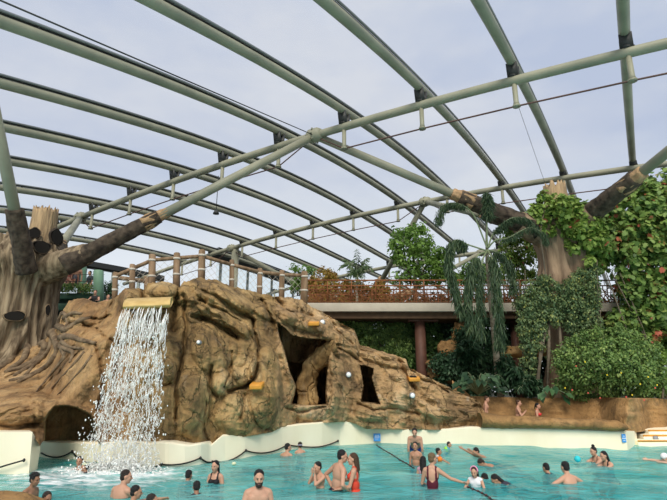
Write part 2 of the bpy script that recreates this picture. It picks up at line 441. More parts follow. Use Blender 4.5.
# wide collars where the limbs leave the trunk
def limb(root, a, b, r0, r1, mt, name='limb_collar'):
    m = MB(); sleeve(m, a, b, r0, r1, 30, 16, .10); m.build(name, mt, root)
hub = Vector((LT.x, LT.y, zj))
for nd, off, fr in ((node(1,1), P(64,266,LT.y-1.2), .335), (node(1,2), hub+Vector((.6,1.0,.4)), .25), (node(0,2), hub+Vector((-1.1,.6,.2)), .45)):
    branch(lt, off, nd, fr, .42, .29)
    limb(lt, hub+(off-hub)*.2-Vector((0,0,.55)), off+(nd-off)*.08, .72, .44, M_bark)
nd0 = node(0,1)
branch(lt, P(27,272,LT.y-1.45), P(-24,20,14.5), .28, .39, .31, torn=False)
# roots creeping over the rock
# (added after the rock surface exists)
# right tree
RT = G(20.0*S, 2.25*S, 0); RT.z = 1.0
rt = thing('roof_tree', RT, 'carved brown tree trunk with broken top, overgrown with vines beside the bridge at right', 'tree trunk')
zr = zpx(556, 232, RT.y)
m = MB(); path = []; rad = []
for q in np.linspace(0, 1, 50):
    z = RT.z-.3+(zr+1.2-RT.z+.3)*q
    path.append(Vector((RT.x+.15*math.sin(q*3), RT.y, z)))
    rad.append(1.0+.35*(1-q)**4+.32*math.exp(-((z-zpx(556,290,RT.y))/1.0)**2)+.25*math.exp(-((z-zr)/1.0)**2)-.35*max(0,q-.82)/.18)
bark_surface(m, path, rad, 90, .12, flare=lambda a, z: .3*max(0, math.sin(a*5))*max(0, 1-(z-RT.z)/2.5))
m.build('trunk', mat('carved_bark_brown', (.33,.235,.15), .85, .7, 5, col2=(.16,.11,.07), vscale=2.2, stretch=(1.6,1.6,.25)), rt)
m = MB(); jagged_top(m, P(556, 200, RT.y).xy.to_3d(), .50, zr+.8, zpx(556, 178, RT.y)); m.build('broken_top', M_stump, rt)
hub = Vector((RT.x, RT.y, zr))
for nd, off, fr in ((node(1,1), P(537,230,RT.y-.5), .345), (node(2,1), P(540,228,RT.y+.6), .38), (node(1,0), P(578,224,RT.y-.6), .30)):
    branch(rt, off, nd, fr, .52, .36)
    limb(rt, hub-Vector((0,0,.4)), off+(nd-off)*.08, .8, .54, MATS['carved_bark_brown'])
p = P(551, 212, RT.y-1.0); knot(rt, p, .34, (-.2,-1,.1), None, MATS['carved_bark_brown'])
# far tree behind the bridge
FT = G(31.4*S, 17.0*S, 0); FT.z = 1.0
ft = thing('roof_tree', FT, 'distant grey roof strut trunk rising from behind the bridge railing, beside the leafy tree', 'tree trunk')
zf = 8.3
m = MB(); path = [Vector((FT.x, FT.y, z)) for z in np.linspace(.8, zf+.6, 20)]
bark_surface(m, path, [1.2]*20, 50, .12); m.build('trunk', M_bark, ft)
for i, j in ((2,1), (3,1), (2,2), (3,2)):
    nd = node(i,j); a = Vector((FT.x, FT.y, zf-.4)); branch(ft, a, nd, .36, .6, .45)
# steel post under the far beam's left node
p = node(2,2)
m = MB(); m.tube([Vector((p.x+.4, p.y, 1.0)), Vector((p.x+.4, p.y, p.z))], .34, 14)
tag(m.build('steel_post', M_steel), 'stout pale green steel post under the far cross beam, behind the wooden fence', 'post')
m = MB(); m.tube([P(-40,-17,8.0), node(1,1)], .022, 6); tag(m.build('steel_cable', M_dark), 'thin black cable crossing the upper left from the frame edge to the roof node', 'cable')
m = MB(); m.tube([P(518,105,20.5), P(546,186,26)], .010, 5); tag(m.build('steel_cable', M_dark), 'very thin wire dropping from a hanger post toward the right tree top', 'cable')
# hanging pendant
p = P(216, 214, 30); r = thing('pendant_light', p, 'tiny black pendant light hanging between roof tubes above the wooden fence', 'lamp')
m = MB(); m.tube([p, p+Vector((0,0,.12)), p+Vector((0,0,.28))], [.20,.17,.05], 12); m.build('lamp_shade', M_dark, r)
m = MB(); m.tube([p+Vector((0,0,.25)), p+Vector((0,0,2.6))], .025, 5); m.build('lamp_cord', M_dark, r)
# ------------------------------------------------------------------ pool: floor, water, walls
FLOOR_Z = -1.05
m = MB(); m.box((2, 13, FLOOR_Z-.1), (46, 26, .2)); tag(m.build('floor', M_pool, smooth=False), kind='structure')
m = MB(); m.box((0, 52.6, .3), (150, 60.0, 1.2)); tag(m.build('ground', M_soil, smooth=False), kind='structure')
WL = [(-30,475.5),(0,475),(38,473.5)]                      # foot of the left white block
WB = [(101,466),(118,466.5),(133,466.5),(150,467.5),(168,468),(185,466.5),(200,464.5),(210,462),(225,460),(244,458),(262,455),(282,452),(303,449.5),(322,447.5),(340,445),(360,444),(400,443.5),(445,443.5),(500,445),(560,447.5),(626,450)]
WT = [(101,443),(118,441),(133,441),(150,443),(160,441.5),(172,442.5),(180,444),(189,445),(198,443.5),(207,442.5),(211,444.5),(215,441),(222,435),(232,434),(242,436),(256,434),(272,431),(282,426),(300,424),(322,422),(340,421),(350,421),(358,424),(366,428),(400,428.5),(446,429),(470,427),(500,427.5),(560,428.5),(626,431)]
YBS = [(-40,436),(15,436),(60,441.5)]
def wl_pt(px): return Pz(px, interp(px, WB))
def white_wall(name, pxs, foot, top, thick=.5, back=(0, 1, 0)):
    c = MB(); vs = []; bk = Vector(back)
    for px in pxs:
        f = Pz(px, interp(px, foot)); t = P(px, interp(px, top), f.y)
        vs += [Vector((f.x, f.y, FLOOR_Z)), f, t-Vector((0,-.0,.04)), t+bk*.05, Vector((t.x, t.y, t.z))+bk*thick, Vector((f.x, f.y, FLOOR_Z))+bk*thick]
    n = 6; fs = []
    for i in range(len(pxs)-1):
        for j in range(n-1): fs.append((i*n+j, (i+1)*n+j, (i+1)*n+j+1, i*n+j+1))
    fs.append(tuple(range(n))); fs.append(tuple((len(pxs)-1)*n+k for k in range(n-1, -1, -1)))
    c.add(vs, fs)
    return tag(c.build(name, M_white, smooth=False), kind='structure')
white_wall('wall_far', sorted(set(list(range(101, 627, 4))+[626]+[p[0] for p in WT])), WB, WT)
# the left block: front face and return into the alcove
f0, f1 = Pz(-30, 476), Pz(31.5, 474); t0, t1 = P(-30, 432, f0.y), P(32.5, 432, f1.y)
s1 = Pz(37.5, 469.5); st = P(40.5, 446, s1.y)
c = MB(); vs = []
for a, b in ((f0, t0), (f1, t1), (s1, st)): vs += [Vector((a.x, a.y, FLOOR_Z)), b]
bk = Vector((-1.2, 1.6, 0))
vs += [v+bk for v in vs]
c.add(vs, [(0,2,3,1),(2,4,5,3),(1,3,9,7),(3,5,11,9),(6,7,9,8),(8,9,11,10),(0,1,7,6),(4,10,11,5)])
tag(c.build('wall_left', M_white, smooth=False), kind='structure')
# alcove back wall under the rock
AW = [(34,456),(46,457.5),(60,459),(80,461.5),(104,464)]; AT = [(34,441),(60,441.5),(104,442.5)]
white_wall('wall_alcove', [34, 46, 60, 75, 90, 104], AW, AT, .4)
# right end return wall and yellow-edged steps
e0 = Pz(626, 450); r1 = Pz(638, 444.5)
c = MB(); et = P(626, 431, e0.y); rt_ = P(638, 431, r1.y)
vs = [Vector((e0.x, e0.y, FLOOR_Z)), et, Vector((r1.x, r1.y, FLOOR_Z)), Vector((r1.x, r1.y, rt_.z)), Vector((e0.x-.3, e0.y+.5, FLOOR_Z)), Vector((et.x-.3, et.y+.5, et.z)), Vector((r1.x-.3, r1.y+.5, FLOOR_Z)), Vector((r1.x-.3, r1.y+.5, rt_.z))]
c.add(vs, [(0,2,3,1),(1,3,7,5),(4,5,7,6),(2,6,7,3)])
tag(c.build('wall_right', M_white, smooth=False), kind='structure')
sy = Pz(645, 446).y
stp = thing('pool_steps', Pz(660, 446), 'pale pool steps with yellow edges at the right end of the pool', 'steps')
xl = [638, 640, 646, 652]; ys = [446.5, 440.5, 435, 430]
for i in range(3):
    c = MB(); y0 = sy+.05+.42*i
    zb = P(650, ys[i], y0).z if i else -1.0
    zt = P(650, ys[i+1], y0).z; x0 = P(xl[i+1]-2, 440, y0).x
    c.box(((x0+x0+5)/2, y0+.9, (zt-1.0)/2), (5, 1.8, zt+1.0), bev=.02); s_ = c.build('step', M_white, stp)
    c = MB(); c.box(((x0+x0+5)/2, y0+.012, zt-.018), (5.0, .05, .05)); tag(c.build('step_edge', M_orange, s_), 'orange-yellow edge')
c = MB(); y0 = sy+1.35; z0, z1 = P(655, 434.5, y0).z, P(655, 429.5, y0).z; x0 = P(651, 430, y0).x
c.box((x0+2.5, y0+.2, (z0+z1)/2), (5, .4, z1-z0), bev=.01); c.build('seat_edge', mat('amber_board', (.62,.33,.05), .6, .1), stp)
p = P(655.5, 438.5, sy+.44); m = MB(); m.tube([p+Vector((0,.05,0)), p-Vector((0,.05,0))], .09, 14)
tag(m.build('step_light', mat('grey_metal', (.25,.27,.30), .4)), 'small round grey light set into the pool step riser', 'lamp')
# water surface
wm = bpy.data.materials.new('pool_water'); wm.use_nodes = True
N = wm.node_tree.nodes; L = wm.node_tree.links; b = N['Principled BSDF']
geo = N.new('ShaderNodeNewGeometry')
def wnoise(scale, stretch, det=4, dist=0):
    mp = N.new('ShaderNodeMapping'); mp.inputs['Scale'].default_value = stretch
    L.new(geo.outputs['Position'], mp.inputs['Vector'])
    n_ = N.new('ShaderNodeTexNoise'); n_.inputs['Scale'].default_value = scale; n_.inputs['Detail'].default_value = det
    n_.inputs['Distortion'].default_value = dist
    L.new(mp.outputs['Vector'], n_.inputs['Vector']); return n_.outputs['Fac']
rp = N.new('ShaderNodeValToRGB'); cr = rp.color_ramp
cr.elements[0].position = .38; cr.elements[0].color = (.045,.37,.39,1); cr.elements[1].position = .66; cr.elements[1].color = (.22,.62,.60,1)
L.new(wnoise(1.0, (.55,.9,1), 4, .6), rp.inputs['Fac'])
# churned white water under the fall: real foam lying on the surface
FB = Pz(112, 470)
dx = N.new('ShaderNodeVectorMath'); dx.operation = 'SUBTRACT'; dx.inputs[1].default_value = (FB.x-.1, FB.y-.75, 0)
L.new(geo.outputs['Position'], dx.inputs[0])
dm = N.new('ShaderNodeVectorMath'); dm.operation = 'MULTIPLY'; dm.inputs[1].default_value = (.36, .50, 0); L.new(dx.outputs[0], dm.inputs[0])
dl = N.new('ShaderNodeVectorMath'); dl.operation = 'LENGTH'; L.new(dm.outputs[0], dl.inputs[0])
mr = N.new('ShaderNodeMapRange'); mr.inputs['From Min'].default_value = .35; mr.inputs['From Max'].default_value = 1.35; mr.inputs['To Min'].default_value = 1; mr.inputs['To Max'].default_value = 0
L.new(dl.outputs['Value'], mr.inputs['Value'])
fo = N.new('ShaderNodeMath'); fo.operation = 'MULTIPLY_ADD'; fo.inputs[1].default_value = 4.0; fo.inputs[2].default_value = -2.7
L.new(wnoise(3.2, (.8,1.3,1), 5, .8), fo.inputs[0])
fa = N.new('ShaderNodeMath'); fa.operation = 'ADD'; fa.use_clamp = True
f2 = N.new('ShaderNodeMath'); f2.operation = 'MULTIPLY'; f2.inputs[1].default_value = 1.5; L.new(mr.outputs['Result'], f2.inputs[0])
L.new(f2.outputs[0], fa.inputs[0]); L.new(fo.outputs[0], fa.inputs[1])
fm = N.new('ShaderNodeMath'); fm.operation = 'MULTIPLY'; L.new(fa.outputs[0], fm.inputs[0])
f3 = N.new('ShaderNodeMath'); f3.operation = 'MULTIPLY'; f3.inputs[1].default_value = 3.0; f3.use_clamp = True; L.new(mr.outputs['Result'], f3.inputs[0]); L.new(f3.outputs[0], fm.inputs[1])
mc = N.new('ShaderNodeMixRGB'); mc.inputs['Color2'].default_value = (.86,.92,.92,1)
L.new(fm.outputs[0], mc.inputs['Fac']); L.new(rp.outputs['Color'], mc.inputs['Color1']); L.new(mc.outputs['Color'], b.inputs['Base Color'])
b.inputs['Roughness'].default_value = .12; b.inputs['IOR'].default_value = 1.33; b.inputs['Specular IOR Level'].default_value = .5
bp = N.new('ShaderNodeBump'); bp.inputs['Strength'].default_value = .8; bp.inputs['Distance'].default_value = .12
L.new(wnoise(2.6, (.8,1.2,1), 6, .5), bp.inputs['Height']); L.new(bp.outputs['Normal'], b.inputs['Normal'])
tr = N.new('ShaderNodeBsdfTransparent'); tr.inputs['Color'].default_value = (.55,.93,.93,1)
mx = N.new('ShaderNodeMixShader')
inv = N.new('ShaderNodeMath'); inv.operation = 'MULTIPLY_ADD'; inv.inputs[1].default_value = .3; inv.inputs[2].default_value = .7; L.new(fm.outputs[0], inv.inputs[0])
L.new(inv.outputs[0], mx.inputs['Fac']); L.new(tr.outputs[0], mx.inputs[1]); L.new(b.outputs[0], mx.inputs[2])
L.new(mx.outputs[0], N['Material Output'].inputs['Surface'])
xs = np.arange(-17, 18, .10); ysw = np.arange(6.5, 20.4, .10)
X, Y = np.meshgrid(xs, ysw); Z = np.zeros_like(X)
for kx, ky, am, ph in ((1.1,2.3,.010,0),(2.9,1.7,.009,1.3),(-2.1,3.4,.009,2.2),(4.7,5.1,.006,.4),(-5.3,3.9,.006,3.1),(.6,4.4,.009,.9),(7.1,-3.7,.005,2.0)):
    Z += am*np.sin(kx*X+ky*Y+ph+.8*np.sin(.7*X+.4*Y))
Z += .045*np.exp(-(((X-FB.x)*.6)**2+((Y-FB.y+.3)*1.1)**2))*(1+rng.standard_normal(X.shape)*.5)
ny, nx = X.shape
vs = np.stack([X, Y, Z], -1).reshape(-1, 3)
idx = np.arange(ny*nx).reshape(ny, nx)
fs = np.stack([idx[:-1,:-1], idx[:-1,1:], idx[1:,1:], idx[1:,:-1]], -1).reshape(-1, 4)
# leave the water out where the rock island and walls stand
cx = vs[fs].mean(1)
lim = np.array([Pz(px, interp(px, WB)).to_tuple() for px in range(101, 627, 3)])
o_ = np.argsort(lim[:,0]); yl = np.interp(cx[:,0], lim[o_,0], lim[o_,1], left=16.2, right=20.4)
fs = fs[cx[:,1] < yl+.25]
tag(link_mesh('pool_water', vs, fs.tolist(), wm, None, True, (0,12,0)), 'rippling turquoise pool water with white churn under the waterfall', 'water', kind='stuff')
# ------------------------------------------------------------------ sculpted rock
YB = [(-40,432),(0,432),(33,432),(36,440),(40,446),(43,441),(46,441),(100,442.5),(118,442),(133,442),(150,444),(160,442.5),(172,443.5),(180,445),(189,446),(198,444.5),(207,443.5),(211,447.5),(215,442),(222,436),(232,435),(242,437),(256,435),(272,432),(282,427),(300,425),(322,423),(340,422),(350,422),(358,425),(366,429),(400,429.5),(446,430),(470,428),(500,428.5)]
YT = [(-40,352),(0,350),(40,345),(58,325),(62,312),(69,300),(83,298.5),(96,303),(112,299),(116,297),(125,288),(140,288),(143,291),(148,283.5),(163,281.5),(177,285),(180,287),(184,282),(190,281),(197,277.5),(206,279),(215,279),(230,286),(248,290),(259,293),(273,296),(280,297),(300,299),(312,307),(327,314),(340,323),(354,329),(360,345),(376,349.5),(395,355),(406,359),(409,368),(424,375),(452,389.5),(480,401.5),(482,408),(485,414),(500,425)]
DB = [(-40,12.9),(0,12.9),(38,12.9),(44,13.3),(56,13.5),(75,14.0),(100,14.2),(133,14.2),(168,14.0),(190,14.3),(210,14.9),(244,15.5),(282,16.8),(303,17.6),(322,18.0),(345,19.0),(445,19.3),(470,19.25),(500,19.15)]
DT = [(-40,20.5),(0,20.5),(45,20),(62,18.6),(100,17.6),(125,16.2),(180,16.4),(230,17.8),(280,19.4),(310,20),(355,20.8),(400,20.9),(440,20.3),(484,19.8),(500,19.3)]
PW = [(-40,.9),(50,1.0),(75,1.5),(110,2.4),(180,2.6),(280,2.4),(340,1.8),(484,1.5)]
# (px, py, rx, ry, angle, amount): positive = bulges towards the pool
BUMPS = [(14,407,46,19,0,1.9),(-20,405,75,26,0,.9),(47,407,17,14,0,.9),(82,360,34,46,-15,.7),(85,312,22,14,0,1.0),(92,338,30,12,0,.5),(128,297,14,9,0,.9),(163,290,17,8,0,1.0),(190,291,12,16,15,.8),
 (223,297,34,12,22,1.3),(226,318,34,9,27,.9),(240,304,30,8,30,.5),(200,303,12,22,30,.7),(214,345,24,28,0,1.0),(245,352,16,34,5,.8),(265,385,17,44,0,1.2),(222,382,11,14,0,.7),(168,368,9,13,0,.7),(190,405,20,34,0,.6),(236,415,22,22,0,.5),
 (275,312,24,10,15,1.0),(300,320,28,9,22,1.2),(330,330,22,10,35,.8),(346,342,18,14,30,.6),(340,385,14,40,0,.7),(331,400,9,14,0,.4),(312,412,22,9,0,.6),(385,358,30,8,14,.8),(405,372,24,12,15,.5),(398,392,22,22,0,.5),(430,400,34,16,25,.6),(440,415,40,9,0,.4),(372,412,18,10,0,.6)]
# polyline creases: points, width px, depth
CREASE = [([(194,317),(210,322),(228,332),(237,338)],3.0,1.3),([(200,288),(214,296),(230,306),(252,320)],2.2,.7),([(252,322),(257,340),(258,362),(253,380),(243,388),(228,391)],2.2,1.1),([(198,300),(222,310),(246,324),(254,340)],1.6,.5),
 ([(183,296),(186,320),(184,350),(178,385),(176,420)],2.6,.8),([(175,300),(174,330)],5,1.0),([(212,366),(210,388),(216,398)],1.8,.5),([(158,372),(163,386),(172,384)],2.0,.6),([(64,322),(80,322),(98,330),(113,341)],1.6,.6),([(62,310),(75,318),(92,320),(112,317)],1.2,.35),
 ([(143,288),(144,298)],1.8,.6),([(180,286),(176,298)],2,.6),([(273,297),(285,309),(312,316)],1.6,.6),([(262,300),(270,318),(276,330)],2.2,.9),([(327,316),(338,332),(352,344)],1.3,.4),([(360,350),(380,357),(405,364)],1.3,.4),([(330,345),(345,352),(362,362)],1.5,.5),
 ([(358,404),(372,410),(395,408),(420,414)],1.5,.4),([(286,408),(300,411),(325,407)],1.4,.4),([(327,372),(333,390),(326,404)],1.4,.4),([(410,370),(424,380),(448,392)],1.2,.3),([(30,398),(60,372),(80,352)],1.3,.3),([(96,345),(104,380),(98,410)],1.8,.5),([(232,352),(231,372),(224,388)],1.4,.4),([(206,400),(204,425),(210,444)],1.6,.35),([(245,395),(240,420)],1.6,.35)]
CAVES = [([(277,322),(284,327),(291,335),(300,338),(312,338.5),(326,339.5),(330,350),(327,377),(326,392),(327,405),(308,405.5),(291,404),(294,395),(295.5,386),(289,371),(284,350),(279,336)],6.5),
 ([(360,365),(373.5,368),(372,378),(376,392),(381,404),(371,403),(361,402),(363,386)],4.5),
 ([(45,421),(48,413),(54,406),(66,405),(77,407),(90,414),(96,423),(100,470),(42,470)],1.9)]
def seg_d(px, py, poly, closed=False):
    d = np.full(px.shape, 1e9); pts = poly+[poly[0]] if closed else poly
    for (ax, ay), (bx, by) in zip(pts[:-1], pts[1:]):
        vx, vy = bx-ax, by-ay; q = np.clip(((px-ax)*vx+(py-ay)*vy)/(vx*vx+vy*vy+1e-9), 0, 1)
        d = np.minimum(d, np.hypot(px-ax-q*vx, py-ay-q*vy))
    return d
def inside(px, py, poly):
    r = np.zeros(px.shape, bool); n = len(poly)
    for i in range(n):
        (x0, y0), (x1, y1) = poly[i], poly[(i+1)%n]
        c_ = ((y0 > py) != (y1 > py)) & (px < (x1-x0)*(py-y0)/(y1-y0+1e-12)+x0)
        r ^= c_
    return r
def fbm(V, sc, oct_=4, H=.9):
    return np.array([mnoise.fractal(Vector(v)*sc, H, 2.1, oct_, noise_basis='PERLIN_ORIGINAL') for v in V.reshape(-1,3)]).reshape(V.shape[:-1])
def ridged(V, sc, oct_=4):
    return np.array([mnoise.ridged_multi_fractal(Vector(v)*sc, 1.0, 2.1, oct_, 1.0, 2.0, noise_basis='PERLIN_ORIGINAL') for v in V.reshape(-1,3)]).reshape(V.shape[:-1])
def sm(x): x = np.clip(x, 0, 1); return x*x*(3-2*x)
def rock_depth(px, py, f):
    d0 = interp(px, DB); d1 = interp(px, DT); D = d0+(d1-d0)*np.clip(f, 0, 1)**interp(px, PW)
    base = Pn(px, py, D)
    inc = np.zeros(px.shape); hollow = np.zeros(px.shape, bool)
    for x, y, rx, ry, an, am in BUMPS:
        a = math.radians(an); u = ((px-x)*math.cos(a)+(py-y)*math.sin(a))/rx; v = (-(px-x)*math.sin(a)+(py-y)*math.cos(a))/ry
        q = u*u+v*v
        D = D-am*np.where(q < 1, (1-q)**.65, 0)*.62
    w = base.copy(); w[...,2] *= .55
    n1 = fbm(w, .55, 4); n2 = ridged(base*np.array([1,1,.6]), .75, 4); n3 = fbm(base, 3.2, 4)
    right = sm((px-300)/60)
    st = base.copy(); st[...,2] = st[...,2]*3.4+.5*base[...,0]; st[...,:2] *= .5
    n4 = ridged(st, .9, 4)
    vb = base.copy(); vb[...,2] *= .62; vb += .22*np.stack([fbm(base+3, .8, 3), fbm(base+9, .8, 3), fbm(base+21, .8, 3)], -1)
    crk = np.zeros(px.shape); off_ = np.zeros(px.shape)
    for sc_, ad, ao in ((.42, .34, .42), (1.15, .07, .07)):
        flat = vb.reshape(-1,3); cr_ = np.empty(len(flat)); of = np.empty(len(flat))
        for i_, v in enumerate(flat):
            d_, pt = mnoise.voronoi(Vector(v)*sc_)
            cr_[i_] = d_[1]-d_[0]; q_ = pt[0]; of[i_] = math.sin(q_.x*12.9+q_.y*78.2+q_.z*37.7)+.9*((Vector(v)*sc_-q_).x*math.sin(q_.y*31)+(Vector(v)*sc_-q_).z*math.sin(q_.x*17))
        crk += ad*np.exp(-(cr_/.10)**1.3).reshape(px.shape); off_ += ao*of.reshape(px.shape)*np.minimum(1, cr_/.16).reshape(px.shape)
    D = D+(crk-off_*.7)*(.35+.65*sm((px-105)/25))
    D = D-.30*n1-.16*(n2-1.1)*(1-.4*right)-.06*n3-.12*(n4-1.1)*(.15+.3*sm((px-105)/25)+.55*right)
    jx = px+2.2*fbm(base+7, 1.6, 3); jy = py+2.2*fbm(base+17, 1.6, 3)
    for pts, wd, dp in CREASE:
        d = seg_d(jx, jy, pts); D = D+dp*.62*np.exp(-np.abs(d/(wd*.8))**1.4)
    for poly, dp in CAVES:
        ins = inside(jx*.5+px*.5, jy*.5+py*.5, poly); d = seg_d(px, py, poly, True)
        s_ = np.where(ins, sm(d/1.6), 0)
        lip = np.exp(-(d/5.0)**2)*(~ins)
        D = D-.22*lip
        D = D*(1-s_)+(D*.15+(d0+1.0)*.85+dp+.25*n1)*s_
    return D
def build_rock(px0, px1, step, rows, name, label, m_):
    cols = np.arange(px0, px1+.01, step); g = np.linspace(0, 1, rows)
    PX = np.repeat(cols[None,:], rows, 0); yb = interp(cols, YB); yt = interp(cols, YT)
    yt = yt+np.array([1.2*mnoise.noise(Vector((c_*.21, 3.3, 0)))+.8*mnoise.noise(Vector((c_*.6, 1.3, 0))) for c_ in cols])
    PY = yb[None,:]+(yt-yb)[None,:]*g[:,None]; F = np.repeat(g[:,None], len(cols), 1)
    if px0 < 60: ys_ = np.where(cols < 60, interp(cols, YBS), yb); F = np.clip((ys_[None,:]-PY)/(ys_-yt)[None,:], 0, 1)
    D = rock_depth(PX, PY, F)
    # round the crown over
    V = Pn(PX, PY, D)
    top = V[-1]; extra = []
    for a, (dy, dz) in enumerate(((.35,.02),(.8,-.05),(1.5,-.35),(2.2,-1.0),(2.6,-2.4))):
        e = top.copy(); e[:,1] += dy; e[:,2] = np.maximum(e[:,2]+dz, -.2); extra.append(e)
    bot = V[0]; cm = np.array([0, 0, CAM_H]); low = cm+(bot-cm)*(1+.30/bot[:,1:2]); low2 = cm+(bot-cm)*(1+1.3/bot[:,1:2])
    V = np.concatenate([low2[None], low[None], V, np.stack(extra)], 0)
    R_, C_ = V.shape[:2]; idx = np.arange(R_*C_).reshape(R_, C_)
    fs = np.stack([idx[:-1,:-1], idx[:-1,1:], idx[1:,1:], idx[1:,:-1]], -1).reshape(-1, 4)
    o = link_mesh(name, V.reshape(-1,3), fs.tolist(), m_)
    tag(o, label, 'rock', 'sculpted pool rocks')
    return V
RV = build_rock(-38, 128, 1.0, 150, 'rock_formation', 'brown sculpted rock slope with a dark grotto left of the waterfall', M_rock0)
build_rock(127, 277.5, .75, 210, 'rock_formation', 'tall creased brown rock cliff right of the waterfall with layered slabs on top', M_rock)
build_rock(275.5, 500, .8, 160, 'rock_formation', 'sloping pale brown rock with two black cave openings under the bridge', M_rock2)
# inner pillar in the large cave
ip = thing('rock_pillar', P(308, 405, 19.6), 'brown rock arch leg standing inside the large cave opening', 'rock')
m = MB(); pts = [P(307,409,20.4), P(307,390,20.4), P(309,372,20.3), P(316,360,20.1), P(328,353,19.6), P(340,349,19.2)]
vs = []; fs = []; sg = 36; fine = []
for i in range(len(pts)-1):
    for q in np.linspace(0, 1, 9)[:-1]: fine.append(pts[i].lerp(pts[i+1], q))
fine = [sum((fine[max(0, min(len(fine)-1, i+k))] for k in (-3,-2,-1,0,1,2,3)), Vector())/7 for i in range(len(fine))]
for i, p in enumerate(fine):
    for k in range(sg):
        a_ = 2*PI*k/sg; t = (fine[min(i+1, len(fine)-1)]-fine[max(0, i-1)]).normalized(); x = t.cross(Vector((0,1,0))).normalized()
        d = x*math.cos(a_)+Vector((0,1,0))*math.sin(a_); q = p+d*.4
        vs.append(p+d*.36*(1+.35*mnoise.noise(q*1.6)+.22*mnoise.fractal(q*4, 1, 2, 3)))
fs = [(i*sg+k, i*sg+(k+1)%sg, (i+1)*sg+(k+1)%sg, (i+1)*sg+k) for i in range(len(fine)-1) for k in range(sg)]
m.add(vs, fs); m.build('arch_leg', M_rock, ip)
# ------------------------------------------------------------------ walkway lip and rear rock wall
def lip_piece(name, rows_px, label, m_, mode):
    pass
cols = np.arange(482, 628, 1.5)
LT_ = [(470,405),(482,413.5),(515,417),(545,418),(570,419),(600,420),(622,421),(628,424)]
vs = []; prof = [(0,0),(-.16,.08),(-.26,.24),(-.24,.42),(-.10,.56),(.12,.62),(.40,.60),(.62,.50),(.70,.1),(.70,-1.0)]
for c_ in cols:
    f = Pz(c_, interp(c_, WB)); zb = P(c_, interp(c_, [(470,427.5),(500,428),(560,429),(626,431)]), f.y).z; zt = P(c_, interp(c_, LT_), f.y-.1).z
    h = (zt-zb)/.6
    for a, bq in prof:
        p = Vector((f.x, f.y+a, zb+bq*h)); d = .05*mnoise.noise(p*1.7)+.04*mnoise.noise(p*5)
        vs.append(p+Vector((0, -d, d)))
n = len(prof); k_ = len(cols)
fs = [(i*n+j, (i+1)*n+j, (i+1)*n+j+1, i*n+j+1) for i in range(k_-1) for j in range(n-1)]+[tuple(range(n-1,-1,-1)), tuple((k_-1)*n+j for j in range(n))]
tag(link_mesh('rock_coping', vs, fs, M_rock3), 'long rounded tan rock coping along the top of the white pool wall at right', 'rock')
RWc = [(452,380,420,21.7),(470,396,430,21.7),(500,397,432,21.6),(545,398,432,21.4),(580,398,432,21.0),(600,398,434,20.4),(616,398,435,18.9),(628,398,433,18.3),(640,398,431.5,19.4),(655,398,429.8,20.7),(664,399,428.5,20.9),(668,400,430,21.4),(672,400,430,21.6),(720,400,430,21.6)]
cols = np.arange(452, 720, 1.5); gr = np.linspace(0, 1, 34); vs = []
for c_ in cols:
    yt = interp(c_, [(a[0],a[1]) for a in RWc]); yb = interp(c_, [(a[0],a[2]) for a in RWc]); d = interp(c_, [(a[0],a[3]) for a in RWc])
    for g in gr:
        p = P(c_, yb+(yt-yb)*g, d+.5*g*g)
        q = Vector((p.x*.6, p.y*.6, p.z*2.6))
        p.y -= .22*mnoise.noise(p*.7)+.12*mnoise.fractal(q, 1, 2, 4)+.10*math.exp(-((g-.62+.1*mnoise.noise(Vector((p.x*.5,0,0))))/.03)**2)*-.35
        vs.append(p)
    vs.append(Vector((p.x, p.y+2.5, p.z-.05)))
n = len(gr)+1; k_ = len(cols)
fs = [(i*n+j, (i+1)*n+j, (i+1)*n+j+1, i*n+j+1) for i in range(k_-1) for j in range(n-1)]
tag(link_mesh('rock_wall', vs, fs, M_rock3), 'low ochre rock retaining wall below the flowering bush, behind the walkway', 'rock wall')
m = MB(); m.box((11.6, 20.9, -.1), (10, 2.0, .5)); tag(m.build('trim_3', M_rock3, smooth=False), kind='structure')   # walkway floor
# near corner rock at lower left
p0 = Pz(-16, 512, .2); m = MB(); bm = bmesh.new(); bmesh.ops.create_icosphere(bm, subdivisions=5, radius=1)
for v in bm.verts:
    q = v.co.copy(); d = 1+.10*mnoise.noise(q*1.7)+.05*mnoise.noise(q*5); v.co = Vector((q.x*.95*d, q.y*.55*d, q.z*.30*d))+p0
bm.verts.index_update(); m.add([v.co for v in bm.verts], [[v.index for v in f.verts] for f in bm.faces]); bm.free()
tag(m.build('boulder', M_rock3), 'smooth tan rock edge poking into the lower left corner', 'rock')
